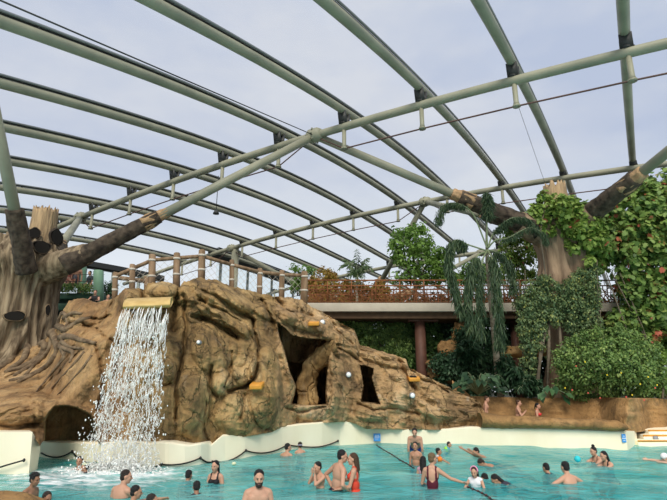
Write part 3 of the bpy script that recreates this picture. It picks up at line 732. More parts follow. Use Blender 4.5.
# roots of the left tree over the rock
def rock_pt(px, py, lift=.05):
    r = int(round((px+38))); r = max(0, min(RV.shape[1]-1, r)); colp = RV[2:-5, r]
    c_ = 38
    zc = colp[:,1]*CT+(colp[:,2]-CAM_H)*ST; yc = -colp[:,1]*ST+(colp[:,2]-CAM_H)*CT
    pyv = 250-FOC*yc/zc; i = int(np.argmin(abs(pyv-py)))
    v = Vector(colp[i]); d = (v-Vector((0,0,CAM_H))).normalized()
    return v-d*lift
ROOTS = [([(50,330),(56,338),(58,352),(48,366),(30,376),(10,381)],.16),([(58,326),(66,330),(72,326),(80,320),(90,318)],.13),([(60,338),(72,336),(80,340),(96,343)],.11),([(48,345),(40,358),(22,368),(5,372)],.17),([(60,345),(54,360),(40,372),(18,382)],.12),([(57,320),(60,312),(66,314),(68,324),(62,332)],.10),([(62,342),(70,347),(84,349)],.08),([(66,352),(58,366),(46,380),(36,392)],.06),([(85,352),(70,368),(52,388)],.06),([(92,356),(78,374),(58,395)],.05),([(40,332),(46,350),(34,364),(14,376)],.15),([(30,340),(24,360),(6,372)],.16),([(52,338),(62,348),(74,352),(70,362)],.10),([(64,318),(74,312),(82,314)],.09),([(54,330),(50,350),(38,362),(24,376)],.12),([(66,334),(60,346),(66,358),(52,372)],.09),([(18,345),(10,362),(-6,372)],.16)]
for pts, r in ROOTS:
    m = MB(); Q = []
    for i in range(len(pts)-1):
        for q in np.linspace(0, 1, 5)[:-1]: Q.append((pts[i][0]+(pts[i+1][0]-pts[i][0])*q, pts[i][1]+(pts[i+1][1]-pts[i][1])*q))
    Q.append(pts[-1]); W = [rock_pt(a, b_, r*.35) for a, b_ in Q]
    W = [W[0]]+[(W[i-1]+W[i]*2+W[i+1])/4 for i in range(1, len(W)-1)]+[W[-1]]
    m.tube(W, [r*(1-.6*i/len(W)) for i in range(len(W))], 9, noise=.25); m.build('root', M_root, lt)
# ------------------------------------------------------------------ waterfall
LY = 13.55
lip = thing('waterfall_spout', P(148,307,LY), 'wide yellow curved ledge at the top of the rocks pouring the waterfall', 'spout')
vs = []; nx_ = 30; cs = np.linspace(0, 1, nx_)
prof = [(0,307.2,305.0),(0,306.0,303.8),(.10,303.2,301.2),(.35,300.2,298.6),(.8,298.6,297.2),(1.6,297.9,296.9),(1.6,304,303),(.12,309.5,307.5)]
for q in cs:
    for dy, ya, yb in prof:
        k = dy/1.6
        px = (122.6+ (131.5-122.6)*k)*(1-q)+(170.2+(173-170.2)*k)*q
        p = P(px, ya+(yb-ya)*q, LY+dy); p.z += .015*mnoise.noise(p*3); vs.append(p)
n = len(prof)
fs = [(i*n+j, (i+1)*n+j, (i+1)*n+(j+1)%n, i*n+(j+1)%n) for i in range(nx_-1) for j in range(n)]+[tuple(range(n-1,-1,-1)), tuple((nx_-1)*n+j for j in range(n))]
link_mesh('spout_ledge', vs, fs, M_yellow, lip)
fall = bpy.data.materials.new('falling_water'); fall.use_nodes = True
b = fall.node_tree.nodes['Principled BSDF']; b.inputs['Base Color'].default_value = (.90,.90,.87,1); b.inputs['Roughness'].default_value = .15; b.inputs['Specular IOR Level'].default_value = .6
m = MB(); rnd = random.Random(3)
la, lb = P(123.5,307,LY-.02), P(170,305,LY-.02)
ztop = (la.z+lb.z)/2
def fall_pt(u, s_, dx_, out):      # u across the lip, s_ in metres fallen
    p = la.lerp(lb, u); q = s_/ztop
    return Vector((p.x+dx_*q, p.y-out*math.sqrt(q), p.z-s_))
for i in range(2000):
    u = rnd.random(); s0 = ztop*(rnd.random()**.9); ln = rnd.uniform(.07, .28)*(1-.35*s0/ztop)
    dx_ = (u-.95)*.42+rnd.gauss(0, .09); out = rnd.uniform(.05, .55)
    if s0 < .7: ln *= 1.6
    pts = []; k = 5; ph = rnd.random()*6; zz = rnd.uniform(.010, .040)*(0.25+s0/ztop)
    for j in range(k):
        sj = min(ztop-.02, s0+ln*j/(k-1)); p = fall_pt(u, sj, dx_, out)
        p.x += zz*math.sin(ph+j*2.1)+ (0 if j else 0); p.y += zz*math.cos(ph*1.7+j*1.9); pts.append(p)
    r = rnd.uniform(.004, .0095)
    m.tube(pts, [r*.3, r, r*1.25, r, r*.3], 4, cap=False)
for i in range(900):               # loose drops, thicker towards the foot
    u = rnd.random(); s0 = ztop*(1-rnd.random()**1.6*.9); p = fall_pt(min(1,max(0,u)), min(s0, ztop-.03), (u-.9)*.6+rnd.gauss(0,.2), rnd.uniform(0,.8))
    r = rnd.uniform(.008, .022); m.ell(p, (r, r, r*1.5), None, 5, 3)
tag(m.build('waterfall', fall), 'white curtain of falling water strands pouring from the yellow ledge into the pool', 'waterfall', kind='stuff')
m = MB()
for i in range(2000):
    a = rnd.uniform(0, 2*PI); d = abs(rnd.gauss(0, .42)); c_ = Pz(rnd.uniform(102,146), 469)
    p = Vector((c_.x+math.cos(a)*d*1.0, c_.y-.45+math.sin(a)*d*.5, max(.01, abs(rnd.gauss(0, .20))*max(.15, 1-d)+.02)))
    r = rnd.uniform(.006, .020); m.ell(p, (r*1.3, r*1.3, r), None, 6, 4)
tag(m.build('splash', fall), 'white splash and flying drops at the foot of the waterfall', 'splash', kind='stuff')
# ------------------------------------------------------------------ small spouts, lamps and signs on the rock
def rock_hit(px, py):
    f = (interp(px, YB)-py)/(interp(px, YB)-interp(px, YT))
    D = rock_depth(np.array([[float(px)]]), np.array([[float(py)]]), np.array([[f]]))
    return P(px, py, float(D[0,0]))
for px, py, w_, lab in ((257, 385.5, .38, 'orange water spout poking from a crack in the middle of the rock cliff'), (314, 323.5, .40, 'orange water spout above the large cave opening beside a white lamp'), (413.5, 378.5, .42, 'hollow orange water spout on the lower right rock slope under the bridge column')):
    p = rock_hit(px, py)+Vector((0,-.12,0)); r = thing('water_spout', p, lab, 'spout', 'orange rock spouts')
    R_ = Matrix.Rotation(math.radians(9), 3, 'X')
    m = MB(); m.box(p+Vector((0,.12,0)), (w_, .62, .15), R_, .03); m.build('spout_tongue', M_orange, r)
    if px > 400: m = MB(); m.box(p+Vector((-.04,.0,.075)), (w_*.62,.34,.03), R_, .01); m.build('spout_hollow', M_hole, r)
for px, py, lab in ((322.5, 322.5, 'round white lamp beside the orange spout above the large cave'), (348.5, 374.8, 'round white lamp on the rock pillar between the two caves'), (412, 395.5, 'round white lamp on the rock below the hollow orange spout'), (199.5, 342.5, 'small silvery lamp set in the cliff right of the waterfall')):
    p = rock_hit(px, py)+Vector((0,-.12,0)); r = thing('rock_lamp', p, lab, 'lamp', 'small lamps on the rock')
    m = MB(); ls = .5 if px < 250 else .85; m.tube([p+Vector((0,.4,0)), p+Vector((0,.02,0)), p-Vector((0,.03,0))], [.13*ls,.13*ls,.11*ls], 16); m.build('lamp_housing', mat('grey_metal', (.25,.27,.30), .4), r)
    m = MB(); m.ell(p-Vector((0,.03,0)), (.10*ls,.05*ls,.10*ls)); m.build('lamp_lens', M_lampw, r)
def sign(px, py, w_, h_, Yd, lab, bars, yaw=0):
    p = P(px, py, Yd); R = Matrix.Rotation(yaw, 3, 'Z'); r = thing('depth_sign', p, lab, 'sign')
    m = MB(); m.box(p, (w_, .02, h_), R); m.build('sign_panel', M_blue, r, smooth=False)
    m = MB()
    for bx, bz, bw, bh in bars: m.box(p+R@Vector((bx*w_, -.014, bz*h_)), (bw*w_, .008, bh*h_), R)
    m.build('sign_marking', M_signwhite, r, smooth=False)
y_ = Pz(377, 444).y-.02
sign(377, 437.3, .25, .26, y_, 'pale blue square sign on the middle of the white pool wall', [(0,.28,.6,.05),(0,.1,.7,.04),(0,-.05,.7,.04),(-.1,-.22,.5,.04)])
p = Pz(624.5, 449.9)
sign(623.9, 438.2, .13, .26, p.y-.03, 'narrow blue sign at the right end of the white pool wall', [(0,0,1,.08),(0,.25,.5,.06),(0,-.25,.5,.06)], .0)
# ------------------------------------------------------------------ ropes
def rope(name, pts, r, m_, lab, hooks=None, grp=None, cat='rope'):
    rt_ = thing(name, pts[0], lab, cat, grp); m = MB(); m.tube(pts, r, 6, noise=.2); m.build('rope_line', m_, rt_)
    if hooks:
        for h in hooks:
            m = MB(); m.ell(h, (.035,.035,.045), None, 8, 6); m.build('rope_hook', M_dark, rt_)
def wall_line(pix, foot):
    out = []
    for a, bq in pix: f = Pz(a, interp(a, foot)); p = P(a, bq, f.y-.05); out.append(p)
    return out
def scallop(anch, sag, foot):
    out = []
    for (x0, y0), (x1, y1) in zip(anch[:-1], anch[1:]):
        for q in np.linspace(0, 1, 9)[:-1]:
            out.append((x0+(x1-x0)*q, y0+(y1-y0)*q+sag*4*q*(1-q)))
    out.append(anch[-1]); return wall_line(out, foot)
A1 = [(134,466.2),(161.5,464.3),(200.5,458),(216,460.5)]
rope('grab_rope', scallop(A1, 3.0, WB), .021, M_blackrope, 'black looped grab rope on the white wall just right of the waterfall', wall_line([A1[1],A1[2]], WB), 'grab ropes on the pool wall')
A2 = [(212,461),(246,450.5),(287,445)]
rope('grab_rope', scallop(A2, 5.0, WB), .020, M_blackrope, 'black looped grab rope on the white wall left of the bathers at the wall', wall_line([A2[1],A2[2]], WB), 'grab ropes on the pool wall')
A3 = [(288,445),(318,447),(338,441)]
rope('grab_rope', scallop(A3, .8, WB), .020, M_blackrope, 'straight black grab rope rising to its hook on the white wall right of the bathers', wall_line([A3[2]], WB), 'grab ropes on the pool wall')
A4 = [(41,453),(72,451.5),(96,462)]
rope('grab_rope', scallop(A4, 5.0, AW), .020, M_blackrope, 'black looped grab rope inside the shaded grotto', wall_line([A4[1]], AW), 'grab ropes on the pool wall')
rope('grab_rope', [P(-4,468.5,Pz(-4,475.5).y-.05), P(8,464.8,Pz(8,475.3).y-.05), P(24,460.2,Pz(24,474.5).y-.05)], .020, M_blackrope, 'short black grab rope on the left white block', [P(24,460.2,Pz(24,474.5).y-.05)], 'grab ropes on the pool wall')
def lane(name, pix, lab):
    pts = [Pz(a, b_, .03) for a, b_ in pix]; r = thing(name, pts[0], lab, 'rope', 'floating ropes')
    m = MB(); m.tube(pts, .013, 6); m.build('rope_line', M_blackrope, r)
    for (a, b_) in zip(pts[:-1], pts[1:]):
        k = max(2, int((b_-a).length/.35))
        for q in range(k): m = MB(); m.ell(a.lerp(b_, q/k), (.030,.030,.025), None, 8, 5); m.build('rope_float', mat('dark_red_float', (.12,.05,.05), .5), r)
lane('lane_rope', [(377,445.5),(384,450),(392,454.5),(400,460),(406,463),(414,468)], 'thin floating rope with dark floats running from the wall to the girl, mid pool')
lane('lane_rope', [(468,487),(478,491),(486,495),(494,501),(500,506)], 'thin floating rope with dark floats at the bottom edge below the girl with headband')
# ------------------------------------------------------------------ wooden fence above the rocks
FY = [(112,17.9),(200,18.6),(260,20.2),(305,21.0)]
def fp(px, py): return P(px, py, interp(px, FY))
fence = thing('wooden_fence', fp(160,290), 'rustic log fence with rope netting on top of the rocks above the waterfall', 'fence')
POSTS = [(115.3,273,304,.10),(132.5,265,296,.11),(152.3,255,294,.13),(177,253.5,292,.13),(202,250.5,286,.13),(232,260.5,296,.10),(260,269,302,.11),(282,271,304,.12),(304.5,272,306,.15)]
for px, yt, yb, r in POSTS:
    a, b_ = fp(px-.6, yb), fp(px, yt); m = MB(); m.tube([a, a.lerp(b_,.5), b_, b_+Vector((0,0,.03))], [r*1.05,r,r*.95,r*.7], 10, noise=.12); o = m.build('post', M_wood, fence)
    for q in (.45,.86):
        m = MB(); c_ = a.lerp(b_, q); m.tube([c_-Vector((0,0,.035)), c_+Vector((0,0,.035))], r*1.12, 10); m.build('rope_lashing', M_rope, o)
RAIL = [(115.3,276),(132.5,268.5),(152.3,260),(177,258),(202,256),(232,264.7),(260,272),(282,274.5),(304.5,275.5)]
for a, b_ in zip(RAIL[:-1], RAIL[1:]):
    p, q = fp(*a), fp(*b_); d = (q-p)*.04; m = MB(); m.tube([p-d, p.lerp(q,.5), q+d], .075, 9, noise=.15); m.build('rail', M_wood, fence)
m = MB()
for (a, b_), lo in zip(zip(RAIL[:-1], RAIL[1:]), (298,292,290,288,286,292,298,302)):
    p, q = fp(*a), fp(*b_); H_ = max(.5, p.z-fp(a[0], lo).z); W_ = (q-p); k = max(3, int(W_.length/.13)); hgt = H_
    nz_ = max(2, int(hgt/.13))
    P0 = lambda i, j: p+W_*(i/k)-Vector((0,0,hgt*j/nz_))
    for i in range(k):
        for j in range(nz_):
            if (i+j) % 2 == 0: m.tube([P0(i,j), P0(i+1,j+1)], .006, 3, cap=False)
            else: m.tube([P0(i+1,j), P0(i,j+1)], .006, 3, cap=False)
tag(m.build('rope_net', M_rope, fence), 'pale diamond rope net', kind='stuff')
f2 = thing('wooden_fence', P(132,290,20.5), 'second short log rail half hidden behind the fence above the waterfall', 'fence')
m = MB(); m.tube([P(117,277.5,20.5), P(148,281.5,21)], .09, 9, noise=.15); m.build('rail', M_wood, f2)
m = MB(); m.tube([P(147,276.5,21), P(147,296,21)], .13, 9, noise=.1); m.build('post', M_wood, f2)
# ------------------------------------------------------------------ footbridge
BY = 24.6
br = thing('footbridge', P(460,311,BY), 'rust brown footbridge with perforated railing and concrete edge crossing behind the rocks', 'bridge')
z1, z0 = P(400,303,BY).z, P(400,311.5,BY).z; xa, xb = P(303,305,BY).x, P(619.5,305,BY).x; xm = P(470,305,BY).x
bend = .0
def deckbox(nm, zlo, zhi, y0, y1, m_, xa_=None, xb_=None):
    m = MB(); m.box((((xa_ or xa)+(xb_ or xb))/2, (y0+y1)/2, (zlo+zhi)/2), ((xb_ or xb)-(xa_ or xa), y1-y0, zhi-zlo), bev=.015); return m.build(nm, m_, br)
deckbox('deck_edge', z0, z1, BY-.05, BY+2.6, M_deck)
deckbox('deck_soffit', z0-.32, z0+.01, BY+.22, BY+2.4, M_soffit)
zt, z2 = P(400,280.3,BY).z, P(400,285.6,BY).z
for yy, nm in ((BY, 'front'), (BY+2.5, 'rear')):
    for z, r in ((zt,.03),(z2,.024),(z1+.05,.024)):
        m = MB(); m.bar((xa, yy, z), (xb, yy, z), r*2, r*2); m.build('railing_bar', M_rust, br)
    step = 1.19; k = int((xb-xa)/step); step = (xb-xa)/k
    for i in range(k+1):
        m = MB(); m.box((xa+i*step, yy, (zt+z1)/2), (.045,.06,zt-z1)); m.build('railing_post', M_rust, br)
    for i in range(k):
        m = MB(); x0 = xa+i*step; cxn, czn = 7, 5; hz = z2-z1-.08
        jit = lambda a, b_: ((a+(random.uniform(-.28,.28) if 0 < a < cxn else 0))*step/cxn+x0, yy, z1+.06+(b_+(random.uniform(-.25,.25) if 0 < b_ < czn else 0))*hz/czn)
        gp = {(a,b_): jit(a,b_) for a in range(cxn+1) for b_ in range(czn+1)}
        for a in range(cxn+1):
            for b_ in range(czn+1):
                for da, db in ((1,0),(0,1),(1,1),(1,-1)):
                    if (a+da, b_+db) in gp and random.random() < (1.0 if da*db == 0 else .30):
                        m.bar(gp[(a,b_)], gp[(a+da,b_+db)], .085, .012)
        m.box((x0+step*.5, yy, (zt+z2)/2), (.022,.022,zt-z2))
        m.build('railing_panel', M_rust, br, smooth=False)
cx_ = P(420.5,340,BY+.9)
m = MB(); m.tube([(cx_.x, cx_.y, .4), (cx_.x, cx_.y, z0-.25)], .27, 20); m.build('column', M_column, br)
m = MB(); m.box((cx_.x+.15, cx_.y, z0-.34), (1.5,.5,.14), bev=.02); m.build('column_head', M_column, br)
for px in (515, 600):
    q = P(px, 340, BY+1.2); m = MB(); m.tube([(q.x, q.y, .4), (q.x, q.y, z0-.25)], .2, 14); m.build('column', M_column, br)
# ------------------------------------------------------------------ terrace at far left
TY = 25.0
XT0, XT1 = P(-30,290,TY).x, P(101,290,TY).x
ter = thing('terrace_balcony', P(90,300,TY), 'dark green raised terrace with planting troughs behind the left trunk', 'balcony')
za, zb2 = P(90,288,TY).z, P(90,300,TY).z
m = MB(); m.box(((XT0+XT1)/2, TY+2.0, (za+zb2)/2-.1), (XT1-XT0, 4.0, .3), bev=.03); m.build('terrace_slab', mat('bottle_green', (.02,.06,.035), .5), ter)
m = MB(); m.box(((XT0+XT1)/2, TY+.1, zb2-.35), (XT1-XT0,.3,.35), bev=.03); m.build('terrace_beam', MATS['bottle_green'], ter)
m = MB(); m.box(((XT0+XT1)/2, TY+2.5, zb2-1.6), (XT1-XT0,.3,3.0)); m.build('shaded_back_wall', mat('shade_dark_green', (.03,.045,.035), .9), ter)  # near-black green puts the shade below the terrace slab into the wall colour
zr_ = P(90,274,TY).z
m = MB()
for z in (zr_, zr_-.35, zr_-.7): m.bar((XT0, TY+.15, z), (XT1, TY+.15, z), .025)
for x in np.arange(P(58,280,TY).x, P(100,280,TY).x, 1.0): m.box((x, TY+.15, zr_-.6), (.04,.04,1.25))
m.build('railing', M_dark, ter)
for px, yt, r, lab in ((98.5,271.5,.24,'mint green round column stub standing right of the terrace diners'), (82,250,.24,'mint green column rising behind the terrace diners into the roof')):
    a = P(px, 305, TY-.6 if px > 90 else TY+3); b_ = P(px, yt, a.y); m = MB(); m.tube([a, b_, b_+Vector((0,0,.05))], [r,r,r*.9], 18)
    tag(m.build('green_column', M_greenpaint), lab, 'column')
# ------------------------------------------------------------------ vegetation
TEMPL = {
 'needle': ([(0,0,0),(.4,.055,.03),(1,0,-.1),(.4,-.055,.03)], [(0,1,2),(0,2,3)]),
 'diamond': ([(0,0,0),(.45,.28,.06),(1,0,-.08),(.45,-.28,.06)], [(0,1,2),(0,2,3)]),
 'long': ([(0,0,0),(.35,.13,.03),(.7,.10,.0),(1,0,-.12),(.7,-.10,.0),(.35,-.13,.03)], [(0,1,2,3),(0,3,4,5)]),
 'lobed': ([(0,0,0),(-.12,.26,.02),(.20,.30,.05),(.30,.55,-.02),(.52,.30,.03),(.72,.34,-.02),(1,0,-.12),(.72,-.34,-.02),(.52,-.30,.03),(.30,-.55,-.02),(.20,-.30,.05),(-.12,-.26,.02),(.42,0,.03)], [(12,i,(i+1)) for i in range(0,11)]+[(12,11,0)]),
}
def unit(a): return a/np.maximum(1e-9, np.linalg.norm(a, axis=-1, keepdims=True))
def leaf_mesh(name, p, n, d, s, tone, shape, m_, parent):
    tv, tf = TEMPL[shape]; tv = np.array(tv)
    n = unit(n); d = unit(d-n*np.sum(d*n, -1, keepdims=True)); x = np.cross(d, n)
    V = p[:,None,:]+s[:,None,None]*(tv[None,:,0,None]*d[:,None,:]+tv[None,:,1,None]*x[:,None,:]+tv[None,:,2,None]*n[:,None,:])
    k = len(tv); N_ = len(p)
    L_ = ORG[parent.name] if parent is not None else Vector((0,0,0))
    V = V.reshape(-1,3)-np.array(L_)
    me = bpy.data.meshes.new(name)
    fl = [len(f) for f in tf]; idx = np.concatenate([np.array(f) for f in tf])
    nl = len(idx)*N_
    me.vertices.add(len(V)); me.vertices.foreach_set('co', V.ravel())
    me.loops.add(nl); me.loops.foreach_set('vertex_index', (idx[None,:]+np.arange(N_)[:,None]*k).ravel())
    st = np.concatenate([[0], np.cumsum(fl)[:-1]]); tot = sum(fl)
    me.polygons.add(len(tf)*N_); me.polygons.foreach_set('loop_start', (st[None,:]+np.arange(N_)[:,None]*tot).ravel())
    me.update(calc_edges=True)
    at = me.attributes.new('leaf_tone', 'FLOAT', 'POINT'); at.data.foreach_set('value', np.repeat(tone, k).astype(np.float32))
    me.materials.append(m_); me.validate()
    o = bpy.data.objects.new(name, me); COL.objects.link(o); o.parent = parent; ORG[o.name] = L_
    return o
def in_poly(n, poly):
    xs = [q[0] for q in poly]; ys = [q[1] for q in poly]; out = np.zeros((0,2))
    while len(out) < n:
        c_ = np.stack([rng.uniform(min(xs), max(xs), n*2), rng.uniform(min(ys), max(ys), n*2)], -1)
        out = np.concatenate([out, c_[inside(c_[:,0], c_[:,1], poly)]])
    return out[:n]
def foliage(name, parent, poly, Yf, thick, clumps, cr_, per, size, shape, m_, droop=.5, spread=.6, bulge=0):
    c2 = in_poly(clumps, poly)
    Yv = np.array([Yf(*q) if callable(Yf) else Yf for q in c2])+thick*rng.random(clumps)
    if bulge:
        d = seg_d(c2[:,0], c2[:,1], poly, True); Yv = Yv+bulge*(1-np.clip(d/d.max(), 0, 1))**1.5
    cen = np.stack([Pn(c2[:,0][i:i+1], c2[:,1][i:i+1], Yv[i])[0] for i in range(clumps)])
    r = cr_*rng.uniform(.55, 1.2, clumps)
    n = clumps*per
    u = unit(rng.standard_normal((n,3))+np.array([0,-.45,.35])); ci = np.repeat(np.arange(clumps), per)
    p = cen[ci]+u*(r[ci]*rng.uniform(.5, 1.05, n))[:,None]
    nn = unit(u*.8+rng.standard_normal((n,3))*spread+np.array([0,-.15,.55]))
    d = unit(rng.standard_normal((n,3))+np.array([0,-.2,-droop*2])+u*.6)
    s = size*rng.uniform(.6, 1.25, n)
    tone = np.clip(rng.normal(.5, .2, n)+rng.normal(0, .12, clumps)[ci], 0, 1)
    return leaf_mesh(name, p-d*s[:,None]*.5, nn, d, s, tone, shape, m_, parent)
def stem(parent, pts, r, m_=None, name='stem'):
    m = MB(); n = len(pts); m.tube(pts, [r*(1-.6*i/max(1,n-1)) for i in range(n)], 8, noise=.15); return m.build(name, m_ or M_stem, parent)
def bush(name, label, cat, base, poly, Y, thick, clumps, cr_, per, size, shape, m_, group=None, stems=3, part='foliage', **kw):
    r = thing(name, base, label, cat, group)
    foliage(part, r, poly, Y, thick, clumps, cr_, per, size, shape, m_, **kw)
    c_ = np.mean(np.array(poly), 0); ty = (Y if not callable(Y) else Y(*c_))+thick*.6
    for i in range(stems):
        t = P(c_[0]+random.uniform(-.3,.3)*(max(q[0] for q in poly)-min(q[0] for q in poly)), c_[1], ty)
        b_ = Vector(base)+Vector((random.uniform(-.3,.3), random.uniform(-.1,.2), 0))
        stem(r, [b_, b_.lerp(t,.5)+Vector((random.uniform(-.15,.15),0,.1)), t], .05)
    return r
L_vine = leaf_mat('vine_leaf', [(0.048,0.100,0.025),(0.103,0.187,0.044),(0.177,0.281,0.062),(0.246,0.328,0.086,.88),(0.491,0.129,0.074,.94)])
L_crown = leaf_mat('crown_ivy_leaf', [(0.056,0.108,0.020),(0.122,0.216,0.035),(0.206,0.307,0.059),(0.252,0.343,0.079,.95),(0.374,0.117,0.069,.99)])
L_ivy = leaf_mat('dark_ivy_leaf', [(0.049,0.096,0.042),(0.100,0.164,0.070),(0.181,0.253,0.106),(0.402,0.416,0.112)])
L_bush = leaf_mat('bush_leaf', [(0.056,0.109,0.032),(0.112,0.193,0.053),(0.187,0.295,0.078),(0.299,0.384,0.105)])
L_tree = leaf_mat('tree_leaf', [(.06,.12,.02),(.11,.21,.035),(.17,.30,.055),(.24,.36,.09)])
L_shade = leaf_mat('shrub_leaf', [(0.026,0.065,0.019),(0.058,0.130,0.033),(0.117,0.221,0.058),(0.208,0.325,0.104)])
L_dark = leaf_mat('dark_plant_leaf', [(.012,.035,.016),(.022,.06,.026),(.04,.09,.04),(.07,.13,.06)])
L_palm = leaf_mat('palm_leaflet', [(0.022,0.052,0.024),(0.046,0.088,0.042),(0.082,0.132,0.060),(0.126,0.176,0.072)], rough=.45)
L_orange = leaf_mat('autumn_leaf', [(.25,.10,.02),(.35,.18,.03),(.30,.26,.05),(.45,.22,.05)])
L_lime = leaf_mat('lime_leaf', [(.10,.20,.03),(.17,.28,.05),(.24,.36,.07),(.3,.4,.1)])
# vine wall at right
VW = [(600,218),(612,205),(628,190),(646,183),(667,174),(730,150),(730,380),(690,372),(667,352),(650,346),(630,340),(612,332),(616,318),(622,308),(623,290),(620,276),(612,266),(606,250),(600,235)]
bush('climbing_vine', 'huge curtain of broad-leaved vine with reddish leaves covering the right edge', 'vine', P(660,390,22.6), VW, 22.3, 1.2, 760, .42, 36, .27, 'lobed', L_vine, bulge=.8, droop=.9)
m_vs = MB()
CI = [(531,212),(541,199),(553,194),(566,196),(580,203),(596,208),(608,222),(612,250),(606,272),(596,270),(586,266),(576,252),(566,244),(556,242),(545,235),(533,226)]
hole = lambda x, y: (x-552)**2/49+(y-213)**2/60 < 1
r = thing('climbing_vine', P(560,262,23), 'yellow-green vine wrapped around the broken crown of the right tree trunk', 'vine')
foliage('foliage', r, CI, lambda x, y: 22.35+1.2*abs((x-556)/45)**2, .5, 120, .30, 30, .22, 'lobed', L_crown, droop=.9)
foliage('foliage', r, [(560,205),(600,212),(610,255),(598,268),(580,258),(566,240)], 22.0, .5, 50, .30, 30, .24, 'lobed', L_crown, droop=1.0)
stem(r, [P(548,300,22.4), P(545,270,22.45), P(540,235,22.5), P(545,205,22.6)], .05)
IV = [(523,291),(529,281),(537,283),(541,275),(550,279),(557,284),(566,279),(574,277),(580,269),(588,273),(594,263),(598,274),(595,286),(600,300),(594,312),(603,328),(597,334),(599,350),(590,340),(584,354),(576,344),(571,351),(568,332),(562,322),(554,326),(549,318),(544,332),(541,352),(537,346),(533,374),(527,360),(523,366),(524,342),(516,330),(520,318),(514,306)]
r = thing('hanging_ivy', P(555,385,22.2), 'dark small-leaved ivy skirt hanging from the bridge in front of the right tree trunk', 'ivy')
foliage('foliage', r, IV, lambda x, y: 21.75+.5*abs((x-556)/45)**2, .6, 470, .24, 44, .13, 'diamond', L_ivy, droop=1.0)
for x0, y0, y1 in ((525,300,352),(545,300,345),(583,300,368),(597,290,352),(519,310,350),(522,330,388),(531,350,392),(572,330,372),(590,335,360),(545,320,360),(600,330,352)):
    tag(foliage('trailing_strand', r, [(x0-2,y0),(x0+3,y0),(x0+4,y1),(x0+1,y1)], 22.0, .3, 16, .13, 22, .11, 'diamond', L_ivy, droop=1.2), kind='stuff')
    stem(r, [P(x0,y0-30,22.2), P(x0+1,(y0+y1)/2,22.15), P(x0+2,y1,22.1)], .02)
# hanging aerial roots on the trunk foot
for i, (x0, x1) in enumerate(((541,538),(549,547),(559,561),(547,535))):
    m = MB(); m.tube([P(x0,318,22.15), P((x0+x1)/2+1,350,21.95), P(x1,392,21.75)], [.05,.07,.05], 7, noise=.3); m.build('aerial_root', M_stem, rt)
BU = [(554,360),(558,349),(566,341),(580,334),(598,328),(615,327),(632,331),(648,339),(660,349),(668,362),(670,390),(655,397),(645,402),(630,399),(615,403),(598,402),(582,399),(568,396),(557,385)]
r = thing('flowering_bush', P(610,402,20.6), 'rounded dense green bush dotted with yellow and red flowers above the rock wall', 'bush')
foliage('foliage', r, BU, 19.9, .5, 430, .27, 42, .13, 'diamond', L_bush, bulge=1.3, droop=.5)
stem(r, [P(610,402,21.0), P(608,380,20.9), P(605,355,20.8)], .09)
FL = [(621,373,0),(640,384,0),(648,377,0),(607,375,0),(585,362,0),(576,366,1),(614,399,1),(626,397,1),(655,388,1),(657,385,0),(588,393,1),(632,395,0),(572,390,1),(600,398,1),(644,400,1),(565,388,0)]
for x, y, t in FL:
    c_ = P(x, y, 19.75); m = MB()
    for q in range(5):
        a = q*2*PI/5; m.ell(c_+Vector((.017*math.cos(a), -.01, .017*math.sin(a))), (.015,.010,.015), None, 8, 5)
    m.build('flower', mat('yellow_petal', (.80,.62,.04), .5) if t == 0 else mat('red_petal', (.70,.10,.08), .5), r)
bush('leafy_shrub', 'pale lime shrub at the right edge behind the flowering bush', 'bush', P(665,398,20.9), [(655,352),(668,345),(700,345),(700,398),(668,398)], 20.9, .6, 60, .25, 36, .12, 'diamond', L_lime)
# tree behind the bridge
TP = [(391,232),(400,231),(407,226),(417,224),(424,229),(429,240),(437,247),(445,252),(449,266),(450,284),(397,284),(397,266),(391,250)]
t_ = thing('broadleaf_tree', P(415,330,28.5), 'bright green leafy tree rising behind the bridge railing beside the far roof strut', 'tree')
foliage('foliage', t_, TP, 27.6, 1.6, 150, .40, 34, .24, 'diamond', L_tree, bulge=.6)
stem(t_, [P(415,360,28.5), P(416,300,28.5), P(413,250,28.5)], .16, name='trunk')
for dx in (-14, 14): stem(t_, [P(416,290,28.5), P(416+dx,255,28.4)], .07, name='bough')
# shrubs in the shade under the bridge and behind
SH = [([(332,312),(362,312),(372,330),(368,350),(352,352),(338,330)], 25.9, L_bush, 'mid green shrub under the bridge directly behind the rock with caves'),
      ([(360,312),(402,312),(410,340),(405,360),(372,350)], 26.1, L_bush, 'feathery green shrub under the bridge left of the brown column'),
      ([(396,312),(436,312),(440,340),(430,376),(408,366)], 26.4, L_shade, 'dark leafy shrub behind the brown bridge column'),
      ([(430,312),(470,312),(468,332),(440,338)], 27.2, L_dark, 'shadowy shrub under the bridge right of the brown column'),
      ([(426,366),(440,358),(462,352),(482,356),(488,395),(470,398),(446,386)], 23.4, L_dark, 'dark low shrub at the top of the rock slope beside the curved planter'),
      ([(455,335),(480,318),(500,325),(506,350),(490,368),(465,362)], 24.0, L_dark, 'dark bushy plant around the foot of the drooping palm trunk'),
      ([(505,225),(520,214),(532,226),(540,250),(534,278),(515,284),(502,280),(500,250)], 26.8, L_crown, 'light green shrub with red flowers behind the bridge left of the right tree'),
      ([(600,312),(640,308),(650,345),(625,345),(605,330)], 25.5, L_dark, 'dark foliage below the end of the bridge behind the flowering bush'),
      ([(312,276),(322,268),(332,272),(340,284),(312,286)], 30.5, L_orange, 'small orange-leaved shrub behind the bridge left of the small palm'),
      ([(452,278),(470,262),(500,262),(505,284),(455,284)], 28.2, L_tree, 'green foliage behind the bridge between the leafy tree and the right trunk'),
      ([(290,268),(300,264),(314,270),(314,292),(292,292)], 31.0, L_tree, 'green bush beyond the bridge end behind the wooden fence')]
